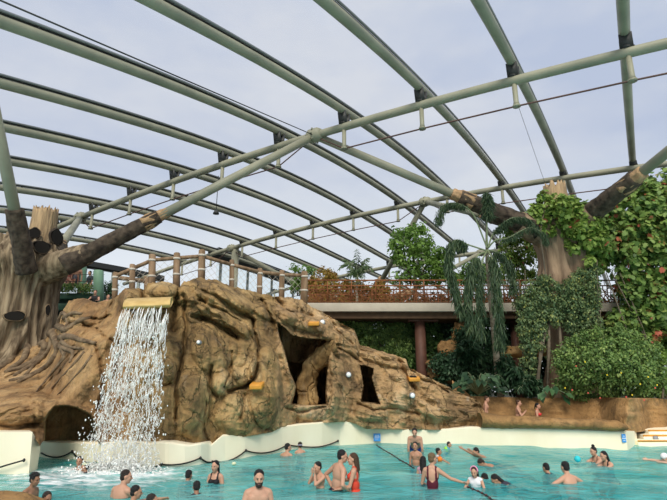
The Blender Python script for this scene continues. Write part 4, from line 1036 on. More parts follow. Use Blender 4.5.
for poly, Y, lm, lab in SH:
    xs = [q[0] for q in poly]; ys = [q[1] for q in poly]; A_ = (max(xs)-min(xs))*(max(ys)-min(ys))
    bush('leafy_shrub', lab, 'shrub', P(np.mean(xs), max(ys)+4, Y+.4), poly, Y, 1.0, max(24, int(A_/14)), .32, 36, .17, 'long' if 'feathery' in lab else 'diamond', lm, 'shrubs around the bridge')
SH2 = [([(308,286),(350,284),(352,304),(308,304)],'left'),([(346,284),(392,286),(392,304),(346,304)],'right')]
for poly, sd_ in SH2: bush('leafy_shrub', 'low rusty brown planting behind the bridge railing, %s of the small palm' % sd_, 'shrub', P(np.mean([q[0] for q in poly]),308,28.2), poly, 28.0, .8, 60, .35, 30, .2, 'diamond', L_orange, 'shrubs around the bridge')
# dense planting at the back
for i, (x0, x1, Y, lm, lab) in enumerate(((300,420,30.5,L_shade,'tall green thicket far behind the bridge, left half'),(410,530,31,L_dark,'dark thicket far behind the bridge, in the middle'),(520,660,29.5,L_dark,'dark thicket behind the right trunk and flowering bush'))):
    bush('thicket', lab, 'shrubs', P((x0+x1)/2, 390, Y+1), [(x0,300 if i else 302),(x1,300),(x1,392),(x0,392)], Y, 1.8, 420, .62, 38, .33, 'diamond', lm, 'thickets at the back')
# small palm seen over the bridge rail
def feather(parent, base, tip, sag, width, npair, m_, lw, droop, nm='frond', up=Vector((0,0,1)), shape='long', rr=.022):
    base = Vector(base); tip = Vector(tip); pts = []
    for q in np.linspace(0, 1, 14):
        p = base.lerp(tip, q); p.z += sag*4*q*(1-q); pts.append(p)
    st = MB(); st.tube(pts, [rr*(1-.75*i/13) for i in range(14)], 6); fr = st.build(nm, M_palmstem, parent)
    ps, ns, ds, ss = [], [], [], []
    for i in range(npair):
        q = .12+.88*i/(npair-1); f = q*13; k = min(12, int(f)); p = pts[k].lerp(pts[k+1], f-k); t = (pts[k+1]-pts[k]).normalized()
        side = t.cross(up); side = side.normalized() if side.length > .05 else Vector((1,0,0))
        for s in (-1, 1):
            d = side*s*(1-.55*droop)+t*.5-Vector((0,0,1))*droop*1.3+Vector((random.gauss(0,.12),random.gauss(0,.12),random.gauss(0,.1)))
            ps.append(p); ds.append(d); ns.append(up*.6+side*s*.5+Vector((random.gauss(0,.3),random.gauss(0,.3)-.3,random.gauss(0,.3)))); ss.append(width*(1-.55*abs(q-.45)/.55)*random.uniform(.8,1.15))
    leaf_mesh('leaflets', np.array(ps), np.array(ns), np.array(ds), np.array(ss), np.clip(rng.normal(.5,.22,len(ps)),0,1), shape, m_, fr)
M_palmstem = mat('frond_stalk', (.20,.24,.13), .6)
L_palm2 = leaf_mat('small_palm_leaflet', [(.04,.08,.03),(.08,.14,.05),(.14,.21,.09),(.2,.26,.13)])
sp_ = thing('small_palm', P(357,300,27), 'small feather palm showing its crown over the bridge railing', 'palm')
stem(sp_, [P(357,320,27), P(357,282,27)], .12, M_palmtrunk, 'trunk')
c0 = P(356.5,276,27)
for x, y, dy, sg in ((357,251,-.2,.1),(365,260,.4,.25),(343,272,-.5,.5),(347,262,.5,.3),(369,273,-.3,.45),(362,282,-.8,.5),(350,283,-.8,.4),(358,284,-1,.3)):
    feather(sp_, c0, P(x+(x-356)*.35,y-2,27+dy), sg, .40, 24, L_palm2, .1, .35)
# drooping palm in front of the bridge
dp = thing('drooping_palm', P(500,395,22.6), 'slender palm with long weeping dark green fronds in front of the bridge', 'palm')
cr0 = P(487,250,22.4)
m = MB(); pts = [P(501,398,22.6), P(498,372,22.55), P(495,340,22.5), P(491,300,22.45), P(487.5,262,22.4), cr0, P(486,222,22.4)]
m.tube(pts, [.15,.14,.13,.12,.10,.07,.03], 12, noise=.12); m.build('trunk', M_palmtrunk, dp)
def weeping(arc, hang_from, leaflen, n, wid=.10, Yo=22.2):
    """a frond: arched stalk, then curtains of long hanging leaflets"""
    pts = [P(a, b_, Yo+c_) for a, b_, c_ in arc]
    fine = []
    for i in range(len(pts)-1):
        for q in np.linspace(0, 1, 7)[:-1]:
            p0 = pts[max(0,i-1)]; p1 = pts[i]; p2 = pts[i+1]; p3 = pts[min(len(pts)-1,i+2)]
            fine.append(.5*((2*p1)+(p2-p0)*q+(2*p0-5*p1+4*p2-p3)*q*q+(3*p1-p0-3*p2+p3)*q**3))
    fine.append(pts[-1])
    m = MB(); m.tube(fine, [.042*(1-.75*i/len(fine)) for i in range(len(fine))], 7); fr = m.build('frond', M_palmstem, dp)
    ps, ns, ds, ss = [], [], [], []
    k0 = int(len(fine)*hang_from)
    for i in range(n):
        f = random.uniform(k0, len(fine)-1.001); k = int(f); p = fine[k].lerp(fine[k+1], f-k); t = (fine[k+1]-fine[k]).normalized()
        sc = leaflen*random.uniform(.5,1.1)
        d = Vector((random.gauss(0,.34), random.gauss(0,.25), -1))+t*.35
        ps.append(p+Vector((random.gauss(0,.085),random.gauss(0,.07),random.gauss(0,.03)))); ds.append(d); ns.append(Vector((random.gauss(0,1),-1,random.gauss(0,.3)))); ss.append(sc)
    leaf_mesh('leaflets', np.array(ps), np.array(ns), np.array(ds), np.array(ss), np.clip(rng.normal(.45,.25,len(ps)),0,1), 'needle', L_palm, fr)
weeping([(487,251,0),(478,248,-.3),(466,244,-.5),(456,240,-.6),(450,248,-.7),(449,264,-.8),(454,285,-.9),(462,312,-.9)], .30, 0.53, 1436)
weeping([(487,252,0),(480,254,-.5),(474,262,-.8),(470,280,-.9),(468,305,-1),(472,330,-1)], .30, 0.51, 1299)
weeping([(487,250,0),(491,256,-.4),(495,270,-.7),(497,295,-.9),(499,320,-1),(500,344,-1)], .22, 0.51, 1436)
weeping([(487,251,0),(482,262,-.6),(480,285,-.9),(479,312,-1),(480,336,-1)], .3, 0.44, 889)
weeping([(487,250,0),(496,252,.2),(505,258,.2),(511,272,.1),(514,290,0)], .2, 0.47, 649)
weeping([(487,248,0),(484,240,.0),(474,216,-.2),(464,206,-.3),(452,203,-.4),(443,207,-.5),(438,222,-.5)], .5, 0.36, 752)
weeping([(487,246,0),(487,222,-.2),(488,205,-.3),(487,192,-.4)], .45, 0.51, 513)
weeping([(488,248,0),(492,236,.1),(500,226,0),(512,218,-.2),(526,219,-.4),(535,228,-.5)], .3, 0.36, 889)
weeping([(488,248,0),(496,240,-.3),(508,238,-.4),(528,228,-.5),(541,232,-.6),(546,242,-.6)], .35, 0.30, 547)
# big glossy leaves, ferns and undergrowth beside the walkway
def rosette(name, label, cx, cy, Y, n, rx, ry, size, shape, m_, cat='plant'):
    r = thing(name, P(cx, cy+ry*.8, Y), label, cat)
    b_ = P(cx, cy+ry*.7, Y)
    for i in range(n):
        a = PI*(i+.5)/n+random.uniform(-.15,.15); t = P(cx-rx*math.cos(a)*random.uniform(.6,1), cy+ry*.5-ry*1.3*math.sin(a)*random.uniform(.5,1), Y-random.uniform(.0,.9))
        if shape == 'blade':
            st = MB(); st.tube([b_, b_.lerp(t,.6)+Vector((0,0,.2)), t], [.02,.015,.01], 6); sf = st.build('leaf_stalk', M_palmstem, r)
            d = np.array([[t.x-b_.x, -.5, -.35]])+rng.standard_normal((1,3))*.15
            leaf_mesh('leaf_blade', np.array([t]), np.array([[random.gauss(0,.3), -.8, .8]]), d, np.array([size*random.uniform(.8,1.2)]), np.array([random.random()]), 'diamond', m_, sf)
        else:
            feather(r, b_, t, .35, size, 22, m_, .1, .3)
L_gloss = leaf_mat('glossy_leaf', [(.02,.06,.025),(.04,.10,.04),(.07,.15,.06),(.1,.19,.08)], rough=.3)
rosette('philodendron', 'broad glossy dark leaved plant beside the walkway at the top of the rock slope', 478, 382, 21.95, 44, 22, 18, .40, 'blade', L_dark)
rosette('fern_palm', 'arching dark fern palm behind the walkway bathers', 509, 372, 22.2, 16, 20, 26, .5, 'fern', L_dark)
rosette('fern_palm', 'dark fern palm hanging over the rock wall left of the right tree foot', 531, 384, 22.0, 13, 15, 20, .45, 'fern', L_dark)
rosette('fern_palm', 'spiky palm in the shade left of the drooping palm trunk', 470, 352, 23.6, 14, 16, 20, .5, 'fern', L_dark)
rosette('philodendron', 'small dark leaved plant above the walkway woman in red bikini', 552, 392, 21.4, 14, 14, 10, .4, 'blade', L_gloss)
# ochre planters and rocks in the shade under the bridge
def blob(name, c, r, label, m_, cat, amp=.34):
    bm = bmesh.new(); bmesh.ops.create_icosphere(bm, subdivisions=4, radius=1); c = Vector(c); s0 = random.uniform(0,50)
    for v in bm.verts:
        q = v.co.copy(); d = 1+amp*mnoise.noise(q*1.3+Vector((s0,0,0)))+amp*.4*mnoise.noise(q*4+Vector((s0,0,0)))
        f = lambda t: math.copysign(abs(t)**.7, t)
        v.co = Vector((f(q.x)*r[0]*d, f(q.y)*r[1]*d, f(q.z)*r[2]*d))+c
    bm.verts.index_update(); m = MB(); m.add([v.co for v in bm.verts], [[v.index for v in f.verts] for f in bm.faces]); bm.free()
    return tag(m.build(name, m_), label, cat)
blob('boulder', P(463,337,25.6), (.55,.5,.7), 'upright tan boulder in the shade under the bridge left of the palm trunk', M_rock3, 'rock')
blob('planter_wall', P(452,350,25.8), (.75,.6,.5), 'tan curved planter wall under the bridge, upper tier', M_rock3, 'planter')
blob('planter_wall', P(446,369,25.0), (.95,.6,.5), 'tan curved planter wall behind the rock slope, lower tier', M_rock3, 'planter')
blob('planter_wall', P(524,352,24.3), (1.1,.4,.26), 'ochre planter wall in the shade between palm trunk and right tree', M_ochre, 'planter')
# hedge on the far terrace
foliage('hedge', ter, [(50,284),(95,286),(95,292),(50,291)], TY-.2, .3, 110, .16, 26, .09, 'diamond', L_bush)
bush('leafy_shrub', 'dark hedge beyond the green column stub on the far terrace', 'hedge', P(107,300,34), [(101,284),(116,284),(116,300),(101,300)], 34, .6, 40, .3, 30, .17, 'diamond', L_dark)
# ------------------------------------------------------------------ people
def skin(i):
    cols = [(.52,.285,.19),(.42,.22,.135),(.30,.155,.092),(.20,.10,.06),(.58,.35,.25)]
    return mat('skin_tone_%s' % 'abcde'[i], cols[i], .5, spec=.35)
HAIRC = {'black':(.012,.010,.010),'dark':(.025,.016,.012),'brown':(.07,.035,.018),'light':(.16,.10,.05)}
def cloth(c): 
    return mat('cloth_%d_%d_%d' % tuple(int(x*100) for x in c), c, .7)
M_eye = mat('eye_dark', (.02,.014,.012), .25); M_lip = mat('lip', (.40,.16,.13), .5)
def remesh(mb, voxel, smooth=2):
    me = bpy.data.meshes.new('tmp'); me.from_pydata([tuple(v) for v in mb.v], [], mb.f); me.update()
    o = bpy.data.objects.new('tmp', me); COL.objects.link(o)
    md = o.modifiers.new('r', 'REMESH'); md.mode = 'VOXEL'; md.voxel_size = voxel
    if smooth: ms = o.modifiers.new('s', 'SMOOTH'); ms.iterations = smooth; ms.factor = .5
    dg = bpy.context.evaluated_depsgraph_get(); ev = o.evaluated_get(dg); m2 = ev.to_mesh()
    nv = len(m2.vertices); V = np.empty(nv*3); m2.vertices.foreach_get('co', V); V = V.reshape(-1,3)
    F = [tuple(p.vertices) for p in m2.polygons]
    Nn = np.empty(nv*3); m2.vertices.foreach_get('normal', Nn); Nn = Nn.reshape(-1,3)
    ev.to_mesh_clear(); bpy.data.objects.remove(o); bpy.data.meshes.remove(me)
    return V, Nn, F
def person(label, head, Y, h=1.72, yaw=0, pitch=0, roll=0, hyaw=0, hpitch=0, armL=None, armR=None, legs='stand', female=False, suit=None, hair=('short','dark'), tone=0, group=None, voxel=.011, beard=None, extra=None, build_=1.0, cat='person', gnd=None, seat=None, details=True):
    """head = pixel of the head centre, Y its distance; arms are (upper, fore) directions in torso axes (x left, y back, z up)"""
    s = h/1.75; V3 = Vector; prim = []
    Ry = Matrix.Rotation(math.radians(yaw), 3, 'Z')
    Rt = Ry @ Matrix.Rotation(math.radians(roll), 3, 'Y') @ Matrix.Rotation(math.radians(pitch), 3, 'X')
    Rh = Rt @ Matrix.Rotation(math.radians(hyaw), 3, 'Z') @ Matrix.Rotation(math.radians(hpitch), 3, 'X')
    child = h < 1.45; hs = s*(1.0+max(0, (1.6-h))*.55)
    T = lambda x, y, z: Rt @ V3((x*s, y*s, z*s))
    neck = T(0, .01, .50); nk2 = neck+Rh@V3((0,-.015*s,.07*s)); hc = nk2+Rh@V3((0,-.025*hs,.095*hs))
    H = lambda x, y, z: hc+Rh@V3((x*hs, y*hs, z*hs))
    off = P(head[0], head[1], Y)-hc          # pelvis position in the world
    def E(c, r, R, tg): prim.append(('e', c, r, R, tg))
    def C(a, b, r0, r1, tg): prim.append(('c', a, b, r0, r1, tg))
    sc = lambda *r: tuple(v*s*build_ for v in r)
    if female:
        E(T(0,0,-.02), sc(.165,.115,.13), Rt, 'pelvis'); E(T(0,-.0,.17), sc(.120,.088,.15), Rt, 'torso'); E(T(0,.0,.35), sc(.140,.098,.17), Rt, 'torso')
        for x in (-.068,.068): E(T(x,-.085,.34), sc(.062,.060,.062), Rt, 'torso')
        sh = .150
    else:
        E(T(0,0,-.02), sc(.155,.112,.13), Rt, 'pelvis'); E(T(0,0,.16), sc(.138,.100,.16), Rt, 'torso'); E(T(0,.0,.35), sc(.165,.110,.18), Rt, 'torso')
        for x in (-.075,.075): E(T(x,-.060,.37), sc(.085,.055,.07), Rt, 'torso')
        sh = .175
    for x in (-1,1):
        E(T(x*.075,.055,-.06), sc(.088,.085,.095), Rt, 'pelvis'); C(T(x*sh*.92,.01,.435), T(x*.03,.015,.49), .060*s*build_, .055*s, 'shoulder')
    C(neck-Rt@V3((0,0,.03*s)), nk2+Rh@V3((0,0,.02*s)), (.050 if female else .058)*s, (.047 if female else .056)*s, 'neck')
    # head
    E(H(0,.012,.025), (.075*hs,.095*hs,.095*hs), Rh, 'head'); E(H(0,-.018,-.035), (.062*hs,.075*hs,.080*hs), Rh, 'head'); E(H(0,-.055,-.085), (.034*hs,.030*hs,.028*hs), Rh, 'head')
    C(H(0,-.088,.015), H(0,-.108,-.022), .010*hs, .015*hs, 'head')
    for x in (-1,1):
        E(H(x*.076,.012,-.005), (.010*hs,.020*hs,.032*hs), Rh, 'head'); E(H(x*.030,-.080,.030), (.024*hs,.014*hs,.010*hs), Rh, 'head'); E(H(x*.040,-.062,-.022), (.022*hs,.02*hs,.02*hs), Rh, 'head')
    # arms
    def arm(sd, dirs, tg):
        if dirs[0] in ('head', 'body'):
            a = T(sd*sh,.01,.43); tgt = H(*dirs[1]) if dirs[0] == 'head' else T(*dirs[1]); dv = tgt-a; L1, L2 = .285*s, .29*s
            D_ = min(dv.length, (L1+L2)*.99); dn = dv.normalized(); ca = max(-1, min(1, (L1*L1+D_*D_-L2*L2)/(2*L1*D_)))
            hint = Rt@V3((sd*.45,-.25,-1)); hint = (hint-dn*hint.dot(dn)).normalized(); e = a+dn*L1*ca+hint*L1*math.sqrt(1-ca*ca)
            Ri = Rt.transposed(); loc = lambda w: (lambda q: (q.x*sd, q.y, q.z))(Ri@w)
            dirs = (loc(e-a), loc(a+dn*D_-e), loc(Rh@V3((0,.1,1)) if dirs[0] == 'head' else a+dn*D_-e))
        up, fo = dirs[0], dirs[1]; hand = dirs[2] if len(dirs) > 2 else None
        a = T(sd*sh,.01,.43); u = (Rt@V3((up[0]*sd, up[1], up[2]))).normalized(); f = (Rt@V3((fo[0]*sd, fo[1], fo[2]))).normalized()
        e = a+u*.285*s; wr = e+f*.25*s; bb = s*build_
        C(a, a+u*.13*s, .052*bb, .047*bb, tg); C(a+u*.10*s, e, .047*bb, .036*bb, tg); C(e, e+f*.10*s, .038*bb, .037*bb, tg); C(e+f*.09*s, wr, .037*bb, .026*bb, tg)
        hd = (Rt@V3((hand[0]*sd, hand[1], hand[2]))).normalized() if hand else f
        side = hd.cross(u); side = side.normalized() if side.length > .1 else hd.orthogonal().normalized(); nrm = side.cross(hd)
        pal = wr+hd*.05*s; R_ = Matrix((side, hd, nrm)).transposed()
        E(pal, (.038*s,.052*s,.018*s), R_, 'hand')
        for k, ln in zip((-1.4,-.45,.5,1.4), (.062,.080,.074,.056)):
            b0 = pal+hd*.030*s+side*k*.0195*s; k1 = b0+hd*ln*.55*s+nrm*.006*s; k2 = k1+(hd*.85-nrm*.5).normalized()*ln*.5*s
            C(b0, k1, .0105*s, .0095*s, 'hand'); C(k1, k2, .0095*s, .008*s, 'hand')
        t0 = pal-hd*.02*s+side*-1*.030*s; C(t0, t0+(hd*.6-side*.8).normalized()*.045*s, .0125*s, .010*s, 'hand')
        t1 = t0+(hd*.6-side*.8).normalized()*.045*s; C(t1, t1+(hd*.95-side*.3).normalized()*.03*s, .010*s, .0085*s, 'hand')
        return wr
    dl = ((.22,-.12,-1),(.05,-.45,-.8))
    arm(1, armL or dl, 'armL'); arm(-1, armR or dl, 'armR')
    # legs: straight, folded by a two-bone reach to the ground, or trailing behind a swimmer
    zf = (FLOOR_Z if gnd is None else gnd)
    for sd in (-1,1):
        hip = T(sd*.088, 0, -.05); bb = s*build_
        L1, L2 = .43*s, .42*s
        if legs in ('prone','trail'):
            back = Ry@V3((sd*.06, 1, -.10 if legs == 'prone' else -.55)).normalized()
            kn = hip+back*L1; an = kn+(back+V3((0,0,-.12 if sd > 0 else .06))).normalized()*L2; ft = (back+V3((0,0,-.2))).normalized()
        elif legs == 'sit':
            fw = Ry@V3((sd*.12,-1,.02)).normalized(); kn = hip+fw*L1; an = kn+V3((0,0,-1))*L2; ft = Ry@V3((0,-1,-.1))
        else:
            foot = V3((hip.x, hip.y, zf+.08*s-off.z))+Ry@V3((sd*.05,0,0))
            d = foot-hip; D_ = max(.30*s, min(d.length, (L1+L2)*.999)); d = d.normalized()
            ca = (L1*L1+D_*D_-L2*L2)/(2*L1*D_); ca = max(-1, min(1, ca)); fw = Ry@V3((sd*.15,-1,0)); fw = (fw-d*fw.dot(d)).normalized()
            kn = hip+d*L1*ca+fw*L1*math.sqrt(1-ca*ca); an = kn+(hip+d*D_-kn).normalized()*L2; ft = Ry@V3((sd*.2,-1,-.15)).normalized()
        C(hip, hip.lerp(kn,.5), .085*bb, .070*bb, 'thighL' if sd > 0 else 'thighR'); C(hip.lerp(kn,.45), kn, .071*bb, .053*bb, 'thighL' if sd > 0 else 'thighR')
        C(kn, kn.lerp(an,.35), .052*bb, .054*bb, 'shin'); C(kn.lerp(an,.33), an, .054*bb, .034*bb, 'shin')
        C(an-V3((0,0,.03*s)), an+ft*.15*s-V3((0,0,.035*s)), .036*bb, .030*bb, 'foot')
    mb = MB()
    for q in prim:
        if q[0] == 'e': mb.ell(q[1]+off, q[2], q[3], 16, 11)
        else: mb.cone(q[1]+off, q[2]+off, q[3], q[4], 12)
    V, Nn, F = remesh(mb, voxel*max(.75, s))
    base = V3((off.x, off.y, float(V[:,2].min())))
    root = thing('person', base, label, cat, group)
    link_mesh('body', V, F, skin(tone), root)
    # nearest body region of every vertex
    Vl = V-np.array(off); best = np.full(len(V), 1e9); tg = np.zeros(len(V), int); names = []
    for q in prim:
        if q[-1] not in names: names.append(q[-1])
        if q[0] == 'e':
            Lc = (Vl-np.array(q[1]))@np.array(q[3]); r = np.array(q[2]); d = (np.linalg.norm(Lc/r, axis=1)-1)*r.min()
        else:
            a, b_ = np.array(q[1]), np.array(q[2]); ab = b_-a; t = np.clip((Vl-a)@ab/max(1e-9, ab@ab), 0, 1); d = np.linalg.norm(Vl-a-t[:,None]*ab, axis=1)-(q[3]+(q[4]-q[3])*t)
        m_ = d < best; best[m_] = d[m_]; tg[m_] = names.index(q[-1])
    isin = lambda *n_: np.isin(tg, [names.index(k) for k in n_ if k in names])
    TL = (Vl@np.array(Rt))/s
    def garment(nm, mask, m_, thick=.007, lab=None):
        ok = [f for f in F if all(mask[i] for i in f)]
        if not ok: return
        used = sorted({i for f in ok for i in f}); mp_ = {i: k for k, i in enumerate(used)}
        o = link_mesh(nm, V[used]+Nn[used]*thick, [tuple(mp_[i] for i in f) for f in ok], m_, root)
        if lab: o['label'] = lab
        return o
    thigh = isin('thighL','thighR'); tz = TL[:,2]
    if suit:
        kind, c_ = suit[0], suit[1]
        hipz = (Vl@np.array(Ry))[:,2]/s
        if kind == 'trunks':
            kd = np.zeros(len(V), bool)
            for q in prim:
                if q[-1].startswith('thigh'):
                    pass
            dh = np.minimum(np.linalg.norm(Vl-np.array(T(.088,0,-.05)), axis=1), np.linalg.norm(Vl-np.array(T(-.088,0,-.05)), axis=1))/s
            garment('swim_trunks', (isin('pelvis') & (tz < .06)) | (thigh & (dh < .34)), cloth(c_), .010)
        elif kind == 'onepiece':
            back = TL[:,1] > .02; x = abs(TL[:,0])
            m_ = (isin('pelvis','torso','shoulder') & (tz < np.where(back, .20+.9*x, .40)) & (tz > -.16)) | (isin('torso','shoulder') & (abs(x-.085) < .022) & (tz > .15))
            garment('swimsuit', m_ & ~isin('armL','armR'), cloth(c_), .007)
        elif kind == 'bikini':
            x = abs(TL[:,0]); fr = TL[:,1] < .0
            garment('bikini_top', isin('torso','shoulder') & (((tz > .29) & (tz < .385) & fr) | ((tz > .31) & (tz < .345)) | ((abs(x-.075) < .012) & (tz > .33))), cloth(c_), .007)
            garment('bikini_bottom', isin('pelvis') & (tz < .02), cloth(c_), .007)
        elif kind == 'top':
            garment('swim_top', (isin('torso','shoulder') & (tz > .02)), cloth(c_), .008); garment('swim_trunks', isin('pelvis') & (tz < .05), cloth(c_), .008)
        elif kind == 'tshirt':
            da = np.minimum(np.linalg.norm(Vl-np.array(T(sh,.01,.43)), axis=1), np.linalg.norm(Vl-np.array(T(-sh,.01,.43)), axis=1))/s
            garment('shirt', isin('torso','shoulder','pelvis') & (tz > -.05) | (isin('armL','armR') & (da < .2)), cloth(c_), .012); garment('shorts', (isin('pelvis') | thigh) & (tz < .03), cloth(tuple(v*.4 for v in c_)), .012)
    # hair
    if hair:
        st, hc_ = hair; hm = MB(); hcol = mat('hair_'+hc_, HAIRC[hc_], .45, .6, 60)
        E2 = lambda x, y, z, a, b_, c_: hm.ell(H(x,y,z)+off, (a*hs,b_*hs,c_*hs), Rh, 16, 11)
        E2(0,.030,.052,.082,.092,.083); E2(0,.055,.0,.072,.062,.075)
        if st == 'curly':
            for i in range(46):
                a = random.uniform(0,2*PI); b_ = random.uniform(-.1,1.4); q = V3((math.cos(a)*math.cos(b_), math.sin(a)*math.cos(b_), math.sin(b_)))
                if q.y < -.55 and q.z < .6: continue
                E2(q.x*.085, .03+q.y*.095, .04+q.z*.09, .028,.028,.028)
        if st in ('long','wet'):
            k = .75 if st == 'wet' else 1
            for x, y, z0, z1, r0, r1 in ((0,.085,.02,-.20,.055,.05),(.055,.06,.02,-.22,.04,.03),(-.055,.06,.02,-.22,.04,.03),(.03,.085,-.1,-.34,.045,.02),(-.03,.085,-.1,-.34,.045,.02)):
                a, b_ = H(x,y,z0)+off, H(x*1.1,y+.02,z1*k)+off
                hm.cone(a, b_, r0*hs*k, r1*hs*k)
        if st == 'bun': E2(0,.05,.15,.045,.045,.045)
        if st == 'tail': hm.cone(H(0,.10,.06)+off, H(0,.15,-.12)+off, .03*hs, .015*hs)
        hv, hn, hf = remesh(hm, .008 if voxel < .012 else .012, 1)
        hv = hv+hn*np.array([.004*mnoise.noise(Vector(v)*70) for v in hv])[:,None]
        link_mesh('hair', hv, hf, hcol, root)
    if details:
        for x in (-1,1):
            m = MB(); m.ell(H(x*.030,-.083,.008)+off, (.011*hs,.007*hs,.006*hs), Rh, 8, 6); m.build('eye', M_eye, root)
            m = MB(); m.ell(H(x*.031,-.090,.034)+off, (.019*hs,.005*hs,.0035*hs), Rh, 8, 5); m.build('eyebrow', mat('hair_dark', HAIRC['dark'], .45, .6, 60), root)
        m = MB(); m.ell(H(0,-.089,-.056)+off, (.023*hs,.009*hs,.008*hs), Rh, 8, 5); m.build('mouth', M_lip, root)
    if beard:
        m = MB(); m.ell(H(0,-.040,-.085)+off, (.056*hs,.058*hs,.048*hs), Rh); m.ell(H(0,-.030,-.055)+off, (.0655*hs,.060*hs,.05*hs), Rh)
        m.ell(H(0,-.094,-.040)+off, (.030*hs,.010*hs,.007*hs), Rh); bv, bn, bf = remesh(m, .007, 1)
        keep = (((bv-np.array(H(0,0,0)+off))@np.array(Rh))/hs)
        bf = [f for f in bf if all(keep[i,2] < -.030 for i in f)]
        link_mesh('beard', bv, bf, mat('hair_dark', HAIRC['dark'], .45, .6, 60), root)
    info = dict(root=root, T=lambda x,y,z: T(x,y,z)+off, H=lambda x,y,z: H(x,y,z)+off, Rt=Rt, Rh=Rh, s=s, hs=hs, garment=garment, isin=isin, TL=TL, V=V, off=off)
    return info
def yw(px, py, z=0): return Pz(px, py, z).y
HANG = ((.25,-.15,-1),(.1,-.5,-.8)); FWD = ((.25,-.8,-.55),(-.1,-1,-.05)); WIDE = ((.9,-.25,-.35),(.8,-.5,-.05)); OVER = ((.2,-1,.25),(.0,-1,.1))
STROKE = ((.22,-.12,1),(.10,-.08,1)); LEVEL = ((.15,-1,-.22),(-.15,-1,.02)); FACE = ((.25,-.7,-.55),(-.35,-.35,1),(-.1,.1,1))
def Yh(px, py, z): return Pz(px, py, z).y
# bathers, left to right
person('boy with curly black hair at the bottom left, bare shoulders, looking right over the rock', (35,480), 10.1, 1.45, 78, 8, hair=('curly','black'), tone=2, suit=('trunks',(.03,.04,.08)))
person('dark-haired child low at the bottom edge in front of the curly-haired boy', (47,499), 9.1, 1.3, 55, 12, hair=('short','dark'), tone=2, armL=FWD, armR=FACE, suit=('trunks',(.03,.04,.08)))
person('smiling dark-haired woman in the water of the shaded grotto', (79.5,461.5), 13.4, 1.62, 8, 5, female=True, hair=('tail','black'), tone=1, suit=('onepiece',(.06,.07,.06)))
k_ = person('child with pale cap beside the smiling woman in the grotto', (84.8,467.0), 13.1, 1.25, -70, 0, hair=('short','black'), tone=1, suit=('top',(.05,.05,.06)))
m = MB(); m.ell(k_['H'](0,.02,.075), (.085*k_['hs'],.10*k_['hs'],.055*k_['hs']), k_['Rh']); m.build('cap', cloth((.55,.58,.42)), k_['root'])
person('short-haired man with bare back in white water, facing the waterfall', (126.5,477), 10.4, 1.78, 155, 8, hyaw=-45, armR=FWD, armL=HANG, hair=('short','dark'), tone=0, suit=('trunks',(.03,.03,.04)), build_=1.1)
person('dark-haired bather below the man facing the waterfall, shoulders just in view', (136.5,492.5), 9.5, 1.6, 110, 5, armR=FWD, armL=OVER, hair=('short','black'), tone=1, suit=('trunks',(.03,.03,.04)))
person('bather cut off at the bottom edge, only dark hair showing', (152.5,501.5), 9.0, 1.6, 100, 5, hair=('short','dark'), tone=1, suit=('trunks',(.03,.03,.04)))
person('black-haired bather seen from behind, upper of two heads right of the waterfall', (189,475.3), Yh(189,475.3,.10), 1.5, 165, 10, hair=('short','black'), tone=2, suit=('top',(.03,.03,.04)))
person('black-haired bather seen from behind, lower of two heads right of the waterfall', (196.5,487.3), Yh(196.5,487.3,.11), 1.5, 200, 15, hair=('short','black'), tone=2, suit=('top',(.03,.03,.04)), armR=WIDE)
person('woman in black swimsuit with wet dark hair facing the camera, left of centre', (215,466.5), 11.9, 1.66, -18, 5, female=True, hair=('wet','black'), tone=0, suit=('onepiece',(.012,.012,.015)), armR=HANG, armL=HANG)
person('bearded man with bare chest facing the camera at the bottom edge', (259,478.5), 8.9, 1.8, 8, 4, hyaw=4, hpitch=4, hair=('short','black'), beard=True, tone=0, suit=('trunks',(.02,.02,.03)), voxel=.009, armR=((.30,-.35,-1),(-.35,-.9,-.1)), build_=1.08)
person('dark-haired man with bare back at the pool wall', (288.2,447.5), 16.3, 1.7, 150, 5, hyaw=-30, hair=('short','black'), tone=0, suit=('trunks',(.02,.02,.03)))
k_ = person('child with pale goggles at the pool wall beside the dark-haired man', (299.8,445.6), 17.0, 1.35, -160, 5, hair=('short','dark'), tone=0, suit=('trunks',(.02,.02,.03)))
m = MB(); pts = [k_['H'](.088*math.cos(a), .015+.105*math.sin(a), .022) for a in np.linspace(0, 2*PI, 20)]; m.tube(pts, .013, 6); m.build('goggle_strap', cloth((.5,.48,.6)), k_['root'])
person('dark-haired boy holding both hands to his face, left of the kissing couple', (317.3,467.5), 11.4, 1.42, -55, 5, hpitch=8, armL=('head',(.035,-.115,-.085)), armR=('head',(-.035,-.115,-.085)), hair=('short','black'), tone=0, suit=('trunks',(.02,.02,.03)))
person('bare-chested man in black trunks leaning to kiss the woman in red', (342.8,456.5), 11.15, 1.80, 118, 6, roll=-6, hyaw=-22, armL=((.75,.35,-.8),(-.55,-.35,-.75)), armR=((.55,.25,-.8),(-.3,-.8,-.45)), hair=('short','black'), tone=0, suit=('trunks',(.012,.014,.03)), voxel=.010, build_=1.08)
person('long-haired woman in orange-red swimsuit kissing the bare-chested man', (352.3,459.3), 11.1, 1.70, -105, 3, hyaw=14, armR=((.3,-.75,-.8),(-.1,-1,-.1)), armL=((.2,-.3,-1),(-.1,-1,-.2)), female=True, hair=('long','brown'), tone=0, suit=('onepiece',(.65,.06,.03)), voxel=.010)
person('man in blue trunks bending forward beside the pool wall', (414.6,432.6), 17.0, 1.8, -10, 48, hpitch=-28, armL=((.15,-.9,-.7),(0,-.5,-1)), armR=((.15,-.9,-.7),(0,-.5,-1)), hair=('short','black'), tone=0, suit=('trunks',(.03,.07,.28)), build_=1.1)
person('thin dark-haired child standing in front of the bending man', (415.2,446.3), 14.5, 1.35, -25, 0, hair=('short','black'), tone=1, armL=((.1,-.1,-1),(0,-.1,-1)), armR=((.1,-.1,-1),(0,-.1,-1)), suit=('trunks',(.05,.05,.05)))
